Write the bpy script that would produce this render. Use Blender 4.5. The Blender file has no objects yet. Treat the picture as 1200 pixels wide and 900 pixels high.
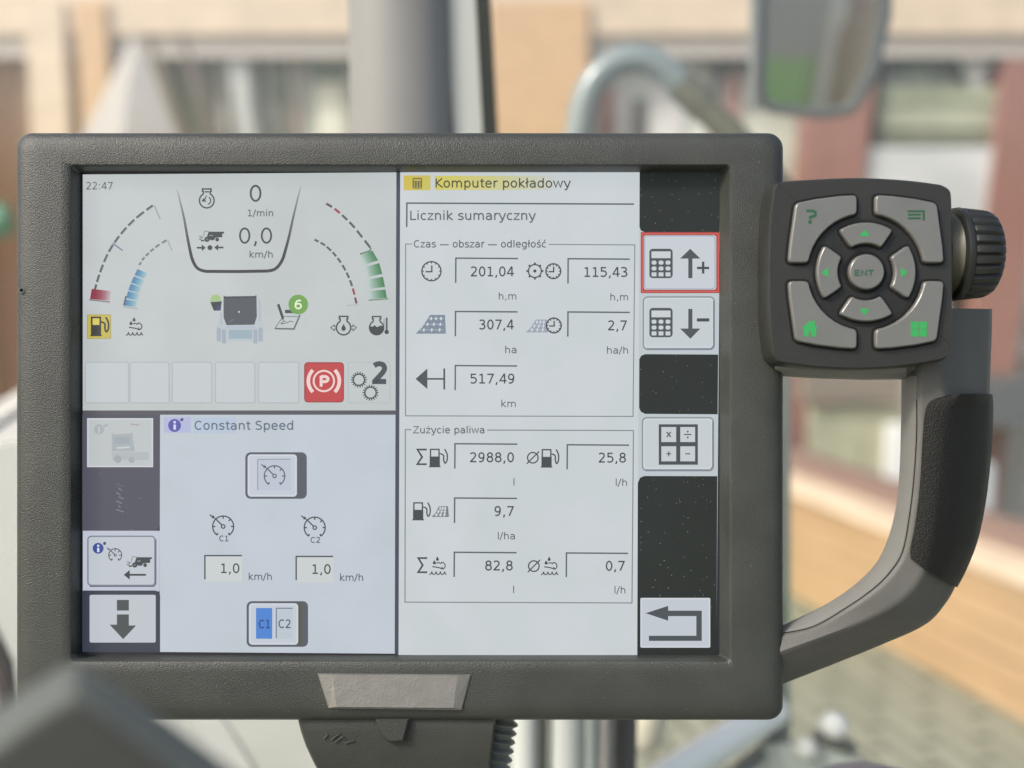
import bpy, bmesh, math, random
from mathutils import Vector, Matrix
from mathutils.geometry import tessellate_polygon
random.seed(7)
R = math.radians
SC = bpy.context.scene
COL = SC.collection

# ------------------------------------------------------------------ camera, world, sun, exposure
D = 0.45                      # camera to the front plane of the terminal
S = 0.000345                  # metres per photo pixel on that plane
FPX = D / S
CAMH, PITCH = 2.3, 8.0
cam_d = bpy.data.cameras.new('camera')
cam_d.lens = 36.0 * FPX / 1200.0
cam_d.sensor_width = 36.0
cam_d.clip_start = 0.02
cam_d.clip_end = 2000
cam_d.dof.use_dof = True
cam_d.dof.focus_distance = D + 0.004
cam_d.dof.aperture_fstop = cam_d.lens / 9.0
cam = bpy.data.objects.new('camera', cam_d)
COL.objects.link(cam)
cam.location = (0, 0, CAMH)
cam.rotation_euler = (R(90 - PITCH), 0, 0)
SC.camera = cam
MC = Matrix.Translation((0, 0, CAMH)) @ Matrix.Rotation(R(90 - PITCH), 4, 'X')
MD = MC @ Matrix.Translation((0, 0, -D))       # frame of the terminal: x right, y up, z out of its face

SUN_EL, SUN_AZ = 40.0, -126.0                  # azimuth from +Y, clockwise positive
w = bpy.data.worlds.new('World'); SC.world = w; w.use_nodes = True
nt = w.node_tree
sky = nt.nodes.new('ShaderNodeTexSky'); sky.sky_type = 'NISHITA'; sky.sun_disc = False
sky.sun_elevation = R(SUN_EL); sky.sun_rotation = R(SUN_AZ)
sky.air_density = .85; sky.dust_density = 4.0; sky.ozone_density = .6
nt.links.new(sky.outputs[0], nt.nodes['Background'].inputs[0])
nt.nodes['Background'].inputs[1].default_value = 0.10
sd = bpy.data.lights.new('sun', 'SUN'); sd.energy = 1.5; sd.angle = R(10); sd.color = (1.0, .97, .92)
so = bpy.data.objects.new('sun', sd); COL.objects.link(so)
az, el = R(SUN_AZ), R(SUN_EL)
sdir = Vector((math.sin(az) * math.cos(el), math.cos(az) * math.cos(el), math.sin(el)))
so.rotation_euler = sdir.to_track_quat('Z', 'Y').to_euler(); so.location = (-3, -2, 6)
SC.view_settings.view_transform = 'Standard'; SC.view_settings.look = 'None'
EXPO = 1.15
SC.view_settings.exposure = EXPO; SC.view_settings.gamma = 1.0
SC.render.resolution_x, SC.render.resolution_y = 1024, 768
SC.cycles.max_bounces = 6
SC.cycles.transparent_max_bounces = 12

# ------------------------------------------------------------------ helpers
def P(px, py, zmm=0.0):
    """photo pixel -> terminal frame, on the plane zmm in front of the face"""
    f = (D - zmm / 1000) / D
    return Vector(((px - 600) * S * f, (450 - py) * S * f, zmm / 1000))
def W(px, py, Y):
    """photo pixel -> world point at depth Y"""
    d = MC.to_3x3() @ Vector(((px - 600) / FPX, (450 - py) / FPX, -1))
    return Vector((0, 0, CAMH)) + d * (Y / d.y)
def G(px, py, z=0.0):
    d = MC.to_3x3() @ Vector(((px - 600) / FPX, (450 - py) / FPX, -1))
    return Vector((0, 0, CAMH)) + d * ((z - CAMH) / d.z)
def lin(c):
    return tuple((v / 255 / 12.92) if v / 255 <= .04045 else ((v / 255 + .055) / 1.055) ** 2.4 for v in c)

def empty(name, label, cat, mat=None, loc=None, group=None):
    o = bpy.data.objects.new(name, None); COL.objects.link(o)
    if mat is not None: o.matrix_world = mat
    if loc is not None: o.location = loc
    o.empty_display_size = .05
    o['label'] = label; o['category'] = cat
    if group: o['group'] = group
    return o
def tag(o, label, cat, group=None):
    o['label'] = label; o['category'] = cat
    if group: o['group'] = group
    return o
def mk(name, verts, faces, mats, parent=None, mi=None, smooth=False, recalc=True, weld=True):
    me = bpy.data.meshes.new(name)
    assert max(max(f) for f in faces) < len(verts), name
    me.from_pydata([tuple(v) for v in verts], [], faces)
    if not isinstance(mats, (list, tuple)): mats = [mats]
    for m in mats: me.materials.append(m)
    if mi: me.polygons.foreach_set('material_index', mi)
    if recalc:
        b = bmesh.new(); b.from_mesh(me)
        bmesh.ops.recalc_face_normals(b, faces=b.faces); b.to_mesh(me); b.free()
    if smooth:
        me.polygons.foreach_set('use_smooth', [True] * len(me.polygons))
        me.set_sharp_from_angle(angle=R(38))
        for q in me.polygons:
            if q.loop_total > 6: q.use_smooth = False
    me.update()
    o = bpy.data.objects.new(name, me); COL.objects.link(o)
    if parent is not None: o.parent = parent
    return o
class MB:
    def __init__(s): s.v = []; s.f = []; s.m = []
    def add(s, v, f, m=0):
        k = len(s.v); s.v += [Vector(x) for x in v]; s.f += [[i + k for i in q] for q in f]; s.m += [m] * len(f)
    def box(s, a, b, m=0):
        (x0, y0, z0), (x1, y1, z1) = a, b
        s.add([(x0, y0, z0), (x1, y0, z0), (x1, y1, z0), (x0, y1, z0), (x0, y0, z1), (x1, y0, z1), (x1, y1, z1), (x0, y1, z1)],
              [(0, 3, 2, 1), (4, 5, 6, 7), (0, 1, 5, 4), (1, 2, 6, 5), (2, 3, 7, 6), (3, 0, 4, 7)], m)
    def loft(s, rings, closed=True, cap0=True, cap1=True, m=0):
        n = len(rings[0]); v = [p for r in rings for p in r]; f = []
        for i in range(len(rings) - 1):
            for j in range(n if closed else n - 1):
                k = (j + 1) % n
                f.append((i * n + j, i * n + k, (i + 1) * n + k, (i + 1) * n + j))
        if cap0 and closed: f.append(tuple(range(n - 1, -1, -1)))
        if cap1 and closed: f.append(tuple(range((len(rings) - 1) * n, len(rings) * n)))
        s.add(v, f, m)
    def tube(s, pts, r, n=14, m=0, cap=True):
        pts = [Vector(p) for p in pts]; rings = []; ref = None
        for i, p in enumerate(pts):
            t = (pts[min(i + 1, len(pts) - 1)] - pts[max(i - 1, 0)]).normalized()
            if ref is None: ref = t.orthogonal().normalized()
            ref = (ref - t * ref.dot(t)).normalized(); b = t.cross(ref)
            rr = r[i] if isinstance(r, (list, tuple)) else r
            rings.append([p + (ref * math.cos(a) + b * math.sin(a)) * rr for a in [2 * math.pi * k / n for k in range(n)]])
        s.loft(rings, True, cap, cap, m)
    def prism(s, loop, off, m=0):
        """closed loop of points pushed along off"""
        off = Vector(off); loop = [Vector(p) for p in loop]
        s.loft([loop, [p + off for p in loop]], m=m)
    def build(s, name, mats, parent=None, smooth=True):
        return mk(name, s.v, s.f, mats, parent, s.m, smooth)
def catmull(pts, n, closed=False):
    pts = [Vector(p) for p in pts]; out = []; N = len(pts)
    for i in range(N if closed else N - 1):
        if closed: a, b, c, d = pts[i - 1], pts[i], pts[(i + 1) % N], pts[(i + 2) % N]
        else: a, b, c, d = pts[max(i - 1, 0)], pts[i], pts[i + 1], pts[min(i + 2, N - 1)]
        for k in range(n):
            t = k / n
            out.append(.5 * ((2 * b) + (c - a) * t + (2 * a - 5 * b + 4 * c - d) * t * t + (3 * b - a - 3 * c + d) * t ** 3))
    if not closed: out.append(pts[-1])
    return out
def chaikin(loop, it=2, closed=True):
    loop = [Vector(p) for p in loop]
    for _ in range(it):
        o = []
        for i in range(len(loop)):
            a, b = loop[i], loop[(i + 1) % len(loop)]
            o += [a * .75 + b * .25, a * .25 + b * .75]
        loop = o
    return loop
def rrect(x0, y0, x1, y1, r, n=6):
    """rounded rectangle in photo pixels, (x0,y0) top left"""
    r = min(r, (x1 - x0) / 2, (y1 - y0) / 2); out = []
    for cx, cy, a0 in ((x1 - r, y0 + r, -90), (x1 - r, y1 - r, 0), (x0 + r, y1 - r, 90), (x0 + r, y0 + r, 180)):
        for k in range(n + 1):
            a = R(a0 + 90 * k / n); out.append((cx + r * math.cos(a), cy + r * math.sin(a)))
    return out
def inset(loop, d):
    """shrink a 2D closed loop by d along its vertex normals"""
    n = len(loop); A = sum(loop[i][0] * loop[(i + 1) % n][1] - loop[(i + 1) % n][0] * loop[i][1] for i in range(n))
    sg = 1 if A > 0 else -1; out = []
    for i in range(n):
        a, b, c = Vector(loop[i - 1][:2]), Vector(loop[i][:2]), Vector(loop[(i + 1) % n][:2])
        t1, t2 = (b - a).normalized(), (c - b).normalized()
        n1, n2 = Vector((-t1.y, t1.x)) * sg, Vector((-t2.y, t2.x)) * sg
        m = n1 + n2
        if m.length < 1e-6: m = n1
        m.normalize(); k = max(.5, m.dot(n1))
        out.append(tuple(b + m * d / k))
    return out

# ------------------------------------------------------------------ materials
def mat(name, col, rough=.5, spec=.5, metal=0.0, bump=0.0, bscale=100.0, var=0.0, vscale=5.0, kind='NOISE', coat=0.0, dust=0.0):
    m = bpy.data.materials.new(name); m.use_nodes = True; n = m.node_tree.nodes; l = m.node_tree.links
    b = n['Principled BSDF']
    b.inputs['Base Color'].default_value = (*col, 1); b.inputs['Roughness'].default_value = rough
    b.inputs['Specular IOR Level'].default_value = spec; b.inputs['Metallic'].default_value = metal
    b.inputs['Coat Weight'].default_value = coat; b.inputs['Coat Roughness'].default_value = .18
    tc = n.new('ShaderNodeTexCoord'); out = None
    if var:
        t = n.new('ShaderNodeTexNoise'); t.inputs['Scale'].default_value = vscale; t.inputs['Detail'].default_value = 5
        l.new(tc.outputs['Object'], t.inputs['Vector'])
        mr = n.new('ShaderNodeMapRange'); mr.inputs['From Min'].default_value = .3; mr.inputs['From Max'].default_value = .7
        mr.inputs['To Min'].default_value = 1 - var; mr.inputs['To Max'].default_value = 1 + var
        l.new(t.outputs['Fac'], mr.inputs['Value'])
        mx = n.new('ShaderNodeMix'); mx.data_type = 'RGBA'; mx.blend_type = 'MULTIPLY'; mx.inputs['Factor'].default_value = 1
        mx.inputs['A'].default_value = (*col, 1); l.new(mr.outputs[0], mx.inputs['B']); out = mx.outputs['Result']
    if dust:
        v = n.new('ShaderNodeTexVoronoi'); v.inputs['Scale'].default_value = 620; v.inputs['Randomness'].default_value = 1
        l.new(tc.outputs['Object'], v.inputs['Vector'])
        lt = n.new('ShaderNodeMath'); lt.operation = 'LESS_THAN'; lt.inputs[1].default_value = .11
        l.new(v.outputs['Distance'], lt.inputs[0])
        sep = n.new('ShaderNodeSeparateColor'); l.new(v.outputs['Color'], sep.inputs[0])
        g = n.new('ShaderNodeMath'); g.operation = 'GREATER_THAN'; g.inputs[1].default_value = 1 - dust
        l.new(sep.outputs[0], g.inputs[0])
        mu = n.new('ShaderNodeMath'); mu.operation = 'MULTIPLY'; l.new(lt.outputs[0], mu.inputs[0]); l.new(g.outputs[0], mu.inputs[1])
        mx2 = n.new('ShaderNodeMix'); mx2.data_type = 'RGBA'; l.new(mu.outputs[0], mx2.inputs['Factor'])
        if out: l.new(out, mx2.inputs['A'])
        else: mx2.inputs['A'].default_value = (*col, 1)
        mx2.inputs['B'].default_value = (.17, .175, .16, 1); out = mx2.outputs['Result']
    if out: l.new(out, b.inputs['Base Color'])
    if bump:
        if kind == 'VORONOI':
            t = n.new('ShaderNodeTexVoronoi'); t.inputs['Scale'].default_value = bscale; o_ = t.outputs['Distance']
        else:
            t = n.new('ShaderNodeTexNoise'); t.inputs['Scale'].default_value = bscale; t.inputs['Detail'].default_value = 3; o_ = t.outputs['Fac']
        l.new(tc.outputs['Object'], t.inputs['Vector'])
        bp = n.new('ShaderNodeBump'); bp.inputs['Strength'].default_value = bump; bp.inputs['Distance'].default_value = 1.0 / bscale * .9
        l.new(o_, bp.inputs['Height']); l.new(bp.outputs[0], b.inputs['Normal'])
    return m
_ui = {}
UIV = .035
def ui(c, dust=0.0, var=0.0):
    """lit liquid-crystal colour: c is the sRGB colour it shows"""
    c = tuple(int(round(v)) for v in c); k = (c, dust, var)
    if k in _ui: return _ui[k]
    m = mat('screen_%02x%02x%02x' % c, (.012, .013, .013), rough=.42, spec=.22 if dust else .35, dust=dust)
    b = m.node_tree.nodes['Principled BSDF']; n = m.node_tree.nodes; l = m.node_tree.links
    e = [max(0, v - UIV * .3) for v in lin(c)]
    b.inputs['Emission Color'].default_value = (*e, 1); b.inputs['Emission Strength'].default_value = 2 ** -EXPO
    if var:   # uneven backlight and panel tint
        tc = n.new('ShaderNodeTexCoord'); t = n.new('ShaderNodeTexNoise'); t.inputs['Scale'].default_value = 40; t.inputs['Detail'].default_value = 4
        l.new(tc.outputs['Object'], t.inputs['Vector'])
        mx = n.new('ShaderNodeMix'); mx.data_type = 'RGBA'; mx.blend_type = 'MIX'; l.new(t.outputs['Fac'], mx.inputs['Factor'])
        mx.inputs['A'].default_value = (e[0] * (1 - var), e[1] * (1 - var * .7), e[2] * (1 - var), 1)
        mx.inputs['B'].default_value = (e[0] * (1 + var), e[1] * (1 + var * .9), e[2] * (1 + var * 1.3), 1)
        l.new(mx.outputs['Result'], b.inputs['Emission Color'])
    _ui[k] = m
    return m

M_BEZEL = mat('bezel_plastic', (.034, .0375, .0325), rough=.40, spec=.46, bump=.65, bscale=1900, var=.16, vscale=45, dust=.05)
M_PAD = mat('keypad_plastic', (.0175, .0185, .015), rough=.42, spec=.5, bump=.4, bscale=2000, var=.08, vscale=70)
M_KEY = mat('key_plastic', (.116, .118, .108), rough=.30, spec=.55, coat=.5, bump=.12, bscale=2600, var=.05, vscale=90)
M_GROOVE = mat('groove_black', (.008, .008, .008), rough=.7, spec=.2)
M_RING = mat('dish_shade_plastic', (.012, .013, .0115), rough=.45, spec=.4, bump=.3, bscale=2000)
M_GREEN = mat('key_symbol_green', (.02, .22, .055), rough=.5)
_b = M_GREEN.node_tree.nodes['Principled BSDF']; _b.inputs['Emission Color'].default_value = (.04, .42, .10, 1); _b.inputs['Emission Strength'].default_value = .09
M_GREEND = mat('key_symbol_dim_green', (.012, .075, .03), rough=.5)
M_HANDLE = mat('handle_plastic', (.088, .089, .080), rough=.5, spec=.34, bump=.4, bscale=1900, var=.07, vscale=60)
M_GRIP = mat('grip_rubber', (.007, .0075, .006), rough=.5, spec=.28, bump=1.0, bscale=1700)
M_KNOB = mat('knob_rubber', (.014, .0155, .013), rough=.45, spec=.5, bump=.25, bscale=1500)
M_COLLAR = mat('collar_plastic', (.075, .075, .05), rough=.5)
M_PLATE = mat('brushed_plate', (.30, .295, .28), rough=.42, metal=.75, bump=.15, bscale=900, var=.06, vscale=200)
M_BRKT = mat('bracket_plastic', (.034, .037, .032), rough=.55, spec=.4, bump=.5, bscale=1500, var=.1, vscale=60)
M_STEEL = mat('screw_steel', (.35, .34, .31), rough=.35, metal=.9)
M_EDGE = mat('screen_edge_black', (.012, .012, .018), rough=.4)

# ------------------------------------------------------------------ the terminal
TERM = empty('display_terminal', 'large grey onboard computer display with lit split screen and side handle', 'display', MD)
# housing: nested rounded rectangles, from the back over the rim to the screen well
def ring(x0, y0, x1, y1, r, z): return [P(px, py, z) for px, py in rrect(x0, y0, x1, y1, r, 7)]
hb = MB()
hb.loft([
    ring(60, 195, 878, 800, 30, -46), ring(34, 170, 902, 828, 26, -42), ring(24, 161, 912, 839, 22, -34),
    ring(20.5, 157, 917, 843, 19, -12), ring(20, 156, 917.5, 843.5, 18, -6), ring(20.6, 156.6, 917, 843, 18, -3.4),
    ring(22.5, 158.5, 915, 841, 18, -1.9), ring(27, 162.5, 911, 837, 17, -.75), ring(36, 169, 905, 828, 15, -.15),
    ring(48, 177, 894, 817, 12, 0), ring(70, 188, 862, 788, 7, 0), ring(80, 192.5, 857, 779, 6, -.15),
    ring(83, 194, 855.5, 775.5, 5, -.7), ring(85.5, 196, 853.5, 773, 4, -2.0),
    ring(91, 199.8, 847.5, 769.8, 3, -6.0), ring(95, 202, 843, 767.5, 2, -8.6), ring(100, 207, 838, 762, 2, -9.2)],
    cap1=False)
hb.build('housing', M_BEZEL, TERM)
sb = MB(); sb.tube([P(25, 340, -1.2), P(25, 340, .1)], .0013, 16)
sc_ = sb.build('screw', M_STEEL, TERM)
sb = MB(); sb.tube([P(25, 340, .0), P(25, 340, .25)], .0007, 12); sb.build('screw_socket', M_GROOVE, sc_)
# brushed plate under the screen
pl = MB()
def quad4(a, b, c, d, z): return [P(*a, z), P(*b, z), P(*c, z), P(*d, z)]
pl.loft([quad4((372, 789), (552, 790.5), (541, 832), (385, 830), -.3), quad4((372, 789), (552, 790.5), (541, 832), (385, 830), .35),
         quad4((373.5, 789.8), (550.5, 791.3), (540.3, 831), (386, 829.2), .7), quad4((390, 790.6), (536, 791.6), (531, 829.6), (394, 828.4), 1.9)], cap0=False)
pl.build('name_plate', M_PLATE, TERM, smooth=False)

# ------------------------------------------------------------------ screen drawing kit
ZS = -8.5
class Art:
    """flat coloured shapes drawn on the screen, in photo pixels; each later call lies a hair above the earlier ones"""
    z0 = 0
    def __init__(s, layer=5, zb=ZS, step=.012): s.v = []; s.f = []; s.mi = []; s.mats = []; s.k = 0; s.layer = layer; s.zb = zb; s.step = step
    def _m(s, m):
        if not isinstance(m, bpy.types.Material): m = ui(m)
        if m not in s.mats: s.mats.append(m)
        return s.mats.index(m)
    def poly(s, pts, c, same=False):
        if not same: s.k += 1
        z = s.zb + s.layer * .03 + s.k * s.step
        i = s._m(c); b = len(s.v); p = [P(x[0], x[1], z) for x in pts]
        s.v += p
        for t in tessellate_polygon([[Vector((q.x, q.y, 0)) for q in p]]):
            a, bb, cc = (p[j] for j in t)
            if ((bb - a).cross(cc - a)).z < 0: t = t[::-1]
            s.f.append([b + j for j in t]); s.mi.append(i)
        return s
    def strip(s, L, Rr, c, closed=False):
        s.k += 1; z = s.zb + s.layer * .03 + s.k * s.step; i = s._m(c); b = len(s.v); n = len(L)
        s.v += [P(*q, z) for q in L] + [P(*q, z) for q in Rr]
        for j in range(n if closed else n - 1):
            k = (j + 1) % n
            s.f.append([b + j, b + k, b + n + k, b + n + j]); s.mi.append(i)
        return s
    def line(s, pts, w, c, closed=False):
        n = len(pts); L = []; Q = []
        wf = w if callable(w) else (lambda t: w)
        for i in range(n):
            b = Vector(pts[i][:2])
            a = Vector(pts[i - 1][:2]) if (i or closed) else b
            d = Vector(pts[(i + 1) % n][:2]) if (i < n - 1 or closed) else b
            t1 = (b - a); t2 = (d - b)
            if t1.length < 1e-9: t1 = t2
            if t2.length < 1e-9: t2 = t1
            t1.normalize(); t2.normalize(); n1 = Vector((-t1.y, t1.x)); n2 = Vector((-t2.y, t2.x)); m = n1 + n2
            if m.length < .3: m = n1
            m.normalize(); h = wf(i / max(1, n - 1)) / 2 / max(.55, m.dot(n1))
            L.append(tuple(b + m * h)); Q.append(tuple(b - m * h))
        return s.strip(L, Q, c, closed)
    def rect(s, x0, y0, x1, y1, c, r=0): return s.poly(rrect(x0, y0, x1, y1, r, 4) if r else [(x0, y0), (x1, y0), (x1, y1), (x0, y1)], c)
    def frame(s, x0, y0, x1, y1, w, c, r=0):
        return s.line(rrect(x0, y0, x1, y1, r, 4) if r else [(x0, y0), (x1, y0), (x1, y1), (x0, y1)], w, c, True)
    def disc(s, x, y, r, c, n=20): return s.poly([(x + r * math.cos(2 * math.pi * k / n), y + r * math.sin(2 * math.pi * k / n)) for k in range(n)], c)
    def circ(s, x, y, r, w, c, a0=0, a1=360, n=28):
        full = abs(a1 - a0) >= 360
        N = n if full else n + 1
        return s.line([(x + r * math.cos(R(a0 + (a1 - a0) * k / n)), y - r * math.sin(R(a0 + (a1 - a0) * k / n))) for k in range(N)], w, c, full)
    def fade(s, quadf, c0, c1, n=8, g=1.0):
        """quadf(t)->(top,bottom) points; colour runs from c0 to c1"""
        for k in range(n):
            a, b = quadf(k / n), quadf((k + 1) / n); t = ((k + .5) / n) ** g
            s.poly([a[0], b[0], b[1], a[1]], tuple(c0[i] + (c1[i] - c0[i]) * t for i in range(3)), same=k > 0)
        return s
    def text(s, t, x0, x1, base, cap, c, w=.105, ch=.729):
        adv, runs = layout(t); lo, hi = ink(runs)
        sy = cap / ch; sx = (x1 - x0) / (hi - lo) if x1 is not None else sy
        if x1 is None: x1 = x0 + sx * (hi - lo)
        for r in runs:
            closed = len(r) > 3 and (Vector(r[0]) - Vector(r[-1])).length < 1e-6
            q = [(x0 + (p[0] - lo) * sx, base - p[1] * sy) for p in (r[:-1] if closed else r)]
            s.line(q, w * sy, c, closed)
        return s
    def build(s, name, parent):
        me = bpy.data.meshes.new(name); me.from_pydata([tuple(v) for v in s.v], [], s.f)
        for m in s.mats: me.materials.append(m)
        me.polygons.foreach_set('material_index', s.mi); me.update()
        o = bpy.data.objects.new(name, me); COL.objects.link(o); o.parent = parent
        return o

# plain humanist sans strokes, em = 1
def _arc(cx, cy, rx, ry, a0, a1, n=10): return [(cx + rx * math.cos(R(a0 + (a1 - a0) * k / n)), cy + ry * math.sin(R(a0 + (a1 - a0) * k / n))) for k in range(n + 1)]
def _o(cx, cy, rx, ry): return _arc(cx, cy, rx, ry, 90, 450, 20)
def _sp(*p, n=5): return [tuple(v[:2]) for v in catmull([(a, b, 0) for a, b in p], n)]
def _dot(x, y): return [(x, y - .05), (x, y + .05)]
_n = [(.136, 0), (.136, .547)]; _arch = [(.136, .33)] + _arc(.32, .335, .184, .175, 180, 0, 10) + [(.504, 0)]
GL = {
 ' ': (.318, []), ',': (.318, [[(.17, .11), (.165, .02), (.11, -.115)]]), ':': (.337, [_dot(.168, .06), _dot(.168, .46)]),
 '/': (.337, [[(.30, .729), (.02, -.09)]]), '\u2014': (1.0, [[(.05, .27), (.95, .27)]]), '-': (.361, [[(.05, .27), (.31, .27)]]),
 '+': (.838, [[(.42, .62), (.42, .0)], [(.11, .31), (.73, .31)]]),
 '0': (.636, [_o(.318, .365, .207, .333)]),
 '1': (.636, [[(.125, .63), (.325, .688)], [(.325, .729), (.325, .0)], [(.115, .041), (.545, .041)]]),
 '2': (.636, [_sp((.09, .625), (.19, .68), (.30, .695), (.43, .65), (.48, .53), (.43, .40), (.30, .25), (.11, .05)) + [(.11, .041), (.545, .041)]]),
 '3': (.636, [_sp((.09, .66), (.26, .695), (.42, .65), (.47, .535), (.40, .425), (.24, .39)), _sp((.24, .39), (.43, .34), (.51, .205), (.43, .075), (.26, .033), (.08, .075))]),
 '4': (.636, [[(.60, .205), (.085, .205), (.40, .70), (.438, .70)], [(.438, .729), (.438, 0)]]),
 '5': (.636, [[(.50, .688), (.15, .688), (.15, .41)] + _sp((.15, .41), (.30, .445), (.45, .39), (.515, .245), (.45, .095), (.29, .033), (.09, .07))]),
 '6': (.636, [_o(.335, .235, .19, .202), _sp((.147, .245), (.17, .48), (.26, .64), (.39, .695), (.52, .67))]),
 '7': (.636, [[(.08, .688), (.53, .688), (.23, 0)]]),
 '8': (.636, [_o(.318, .545, .175, .15), _o(.318, .212, .205, .18)]),
 '9': (.636, [_o(.30, .495, .19, .202), _sp((.49, .485), (.465, .25), (.38, .09), (.25, .034), (.12, .06))]),
 'a': (.613, [_sp((.10, .46), (.27, .512), (.41, .475), (.477, .35)) + [(.477, 0)], [(.477, .31), (.29, .31)] + _arc(.265, .17, .165, .14, 90, 270, 8) + _sp((.265, .032), (.39, .07), (.477, .20))]),
 'b': (.635, [[(.136, 0), (.136, .76)], _o(.335, .273, .20, .242)]), 'd': (.635, [[(.499, 0), (.499, .76)], _o(.30, .273, .20, .242)]),
 'p': (.635, [[(.136, -.208), (.136, .547)], _o(.335, .273, .20, .242)]),
 'g': (.635, [[(.499, .547), (.499, .03)] + _sp((.499, .03), (.45, -.11), (.30, -.165), (.12, -.13)), _o(.30, .273, .20, .242)]),
 'c': (.55, [_arc(.31, .273, .21, .242, 48, 312, 14)]),
 'e': (.615, [[(.10, .285), (.517, .285)] + _arc(.308, .285, .209, .23, 0, 200, 12) + _sp((.102, .22), (.16, .09), (.31, .031), (.51, .075))]),
 's': (.521, [_sp((.44, .475), (.28, .512), (.13, .46), (.12, .36), (.27, .29), (.41, .23), (.44, .13), (.33, .045), (.20, .033), (.06, .08))]),
 'z': (.525, [[(.06, .504), (.455, .504), (.065, .043), (.485, .043)]]),
 't': (.392, [[(.185, .70), (.185, .16)] + _sp((.185, .16), (.22, .06), (.37, .041)), [(.04, .507), (.37, .507)]]),
 'i': (.278, [[(.139, 0), (.139, .547)], _dot(.139, .705)]), 'l': (.278, [[(.139, 0), (.139, .76)]]),
 'n': (.634, [_n, _arch]), 'h': (.634, [[(.136, 0), (.136, .76)], _arch]),
 'm': (.974, [_n, [(.136, .33)] + _arc(.311, .335, .175, .175, 180, 0, 10) + [(.486, 0)], [(.486, .33)] + _arc(.661, .335, .175, .175, 180, 0, 10) + [(.836, 0)]]),
 'u': (.634, [[(.498, 0), (.498, .547)], [(.13, .547)] + _arc(.314, .212, .184, .175, 180, 360, 10)]),
 'r': (.411, [_n, [(.136, .30)] + _sp((.136, .32), (.20, .465), (.30, .51), (.41, .497))]),
 'k': (.579, [[(.136, 0), (.136, .76)], [(.50, .547), (.17, .29), (.54, 0)]]),
 'o': (.612, [_o(.306, .273, .206, .242)]),
 'w': (.818, [[(.06, .547), (.23, .03), (.409, .50), (.588, .03), (.758, .547)]]),
 'y': (.592, [[(.055, .547), (.30, .02)], [(.54, .547), (.30, -.06)] + _sp((.30, -.06), (.23, -.15), (.09, -.165))]),
 'K': (.656, [[(.143, 0), (.143, .729)], [(.60, .729), (.18, .37), (.645, 0)]]), 'L': (.557, [[(.143, .729), (.143, .041), (.545, .041)]]),
 'C': (.698, [_arc(.385, .365, .285, .333, 48, 312, 16)]), 'Z': (.685, [[(.07, .688), (.60, .688), (.075, .041), (.64, .041)]]),
 'P': (.603, [[(.143, 0), (.143, .729)], [(.143, .688), (.30, .688)] + _arc(.31, .51, .185, .178, 90, -90, 10) + [(.143, .332)]]),
 'S': (.635, [_sp((.53, .65), (.34, .695), (.16, .64), (.12, .53), (.20, .43), (.36, .375), (.50, .29), (.53, .18), (.45, .07), (.28, .033), (.08, .085))]),
 'E': (.632, [[(.555, .688), (.143, .688), (.143, .041), (.57, .041)], [(.143, .385), (.53, .385)]]),
 'N': (.748, [[(.143, 0), (.143, .70), (.605, .03), (.605, .729)]]), 'T': (.611, [[(.0, .688), (.61, .688)], [(.305, .688), (.305, 0)]]),
}
GL['\u0142'] = (.284, GL['l'][1] + [[(.01, .33), (.275, .49)]])
GL['\u015b'] = (.521, GL['s'][1] + [[(.24, .62), (.35, .78)]])
GL['\u0107'] = (.55, GL['c'][1] + [[(.28, .62), (.39, .78)]])
GL['\u017c'] = (.525, GL['z'][1] + [_dot(.265, .70)])
def layout(t):
    x = 0; runs = []
    for ch in t:
        a, st = GL[ch]
        for q in st: runs.append([(p[0] + x, p[1]) for p in q])
        x += a
    return x, runs
def ink(runs):
    xs = [p[0] for r in runs for p in r]
    return min(xs) - .045, max(xs) + .045

INK = (62, 68, 72); INK2 = (84, 90, 94); BOX = (84, 92, 98); THIN = (118, 126, 130); DK = (42, 47, 47)
LIGHT = (196, 203, 207)
M_P1 = ui((188, 193, 193), var=.10); M_P2 = ui((189, 196, 205), var=.10); M_P3 = ui((198, 204, 207), var=.08); M_COL = ui((186, 195, 199), var=.04)
M_DARK = ui((36, 40, 37), dust=.4, var=.7); M_LDARK = ui((86, 86, 98), dust=.12, var=.05)  # M_LDARK: reflection on the left bar put into its glow colour

# base sheet of the screen with its panes
base = Art(0)
base.poly([(85, 197), (856, 194), (852, 776), (85, 773)], M_EDGE)
base.poly([(97, 204.5), (464.5, 202), (464, 481), (97, 481)], M_P1)
base.poly([(187.5, 486), (463.5, 486), (462.5, 766), (187, 764)], M_P2)
base.poly([(469, 202), (749.5, 200), (746.5, 769), (467, 767.5)], M_P3)
base.poly([(749.5, 200), (844, 199.5), (839.5, 770), (746.5, 769)], M_COL)
base.poly([(464.5, 202), (469, 202), (467, 767.5), (462.5, 766)], (66, 72, 84))
base.poly([(97, 481), (464, 481), (464, 486), (97, 486)], (84, 84, 92))
base.poly([(97, 622), (187.2, 622), (187, 693), (97, 693)], ui((190, 193, 208), var=.06))
SCR = base.build('screen', TERM)

# --- pane 1: engine, gauges, status icons
def sub(a, name): return a.build(name, SCR)
a = Art(); a.text('22:47', 101, 132, 222, 8.6, (104, 110, 108)); sub(a, 'clock_text')
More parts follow.
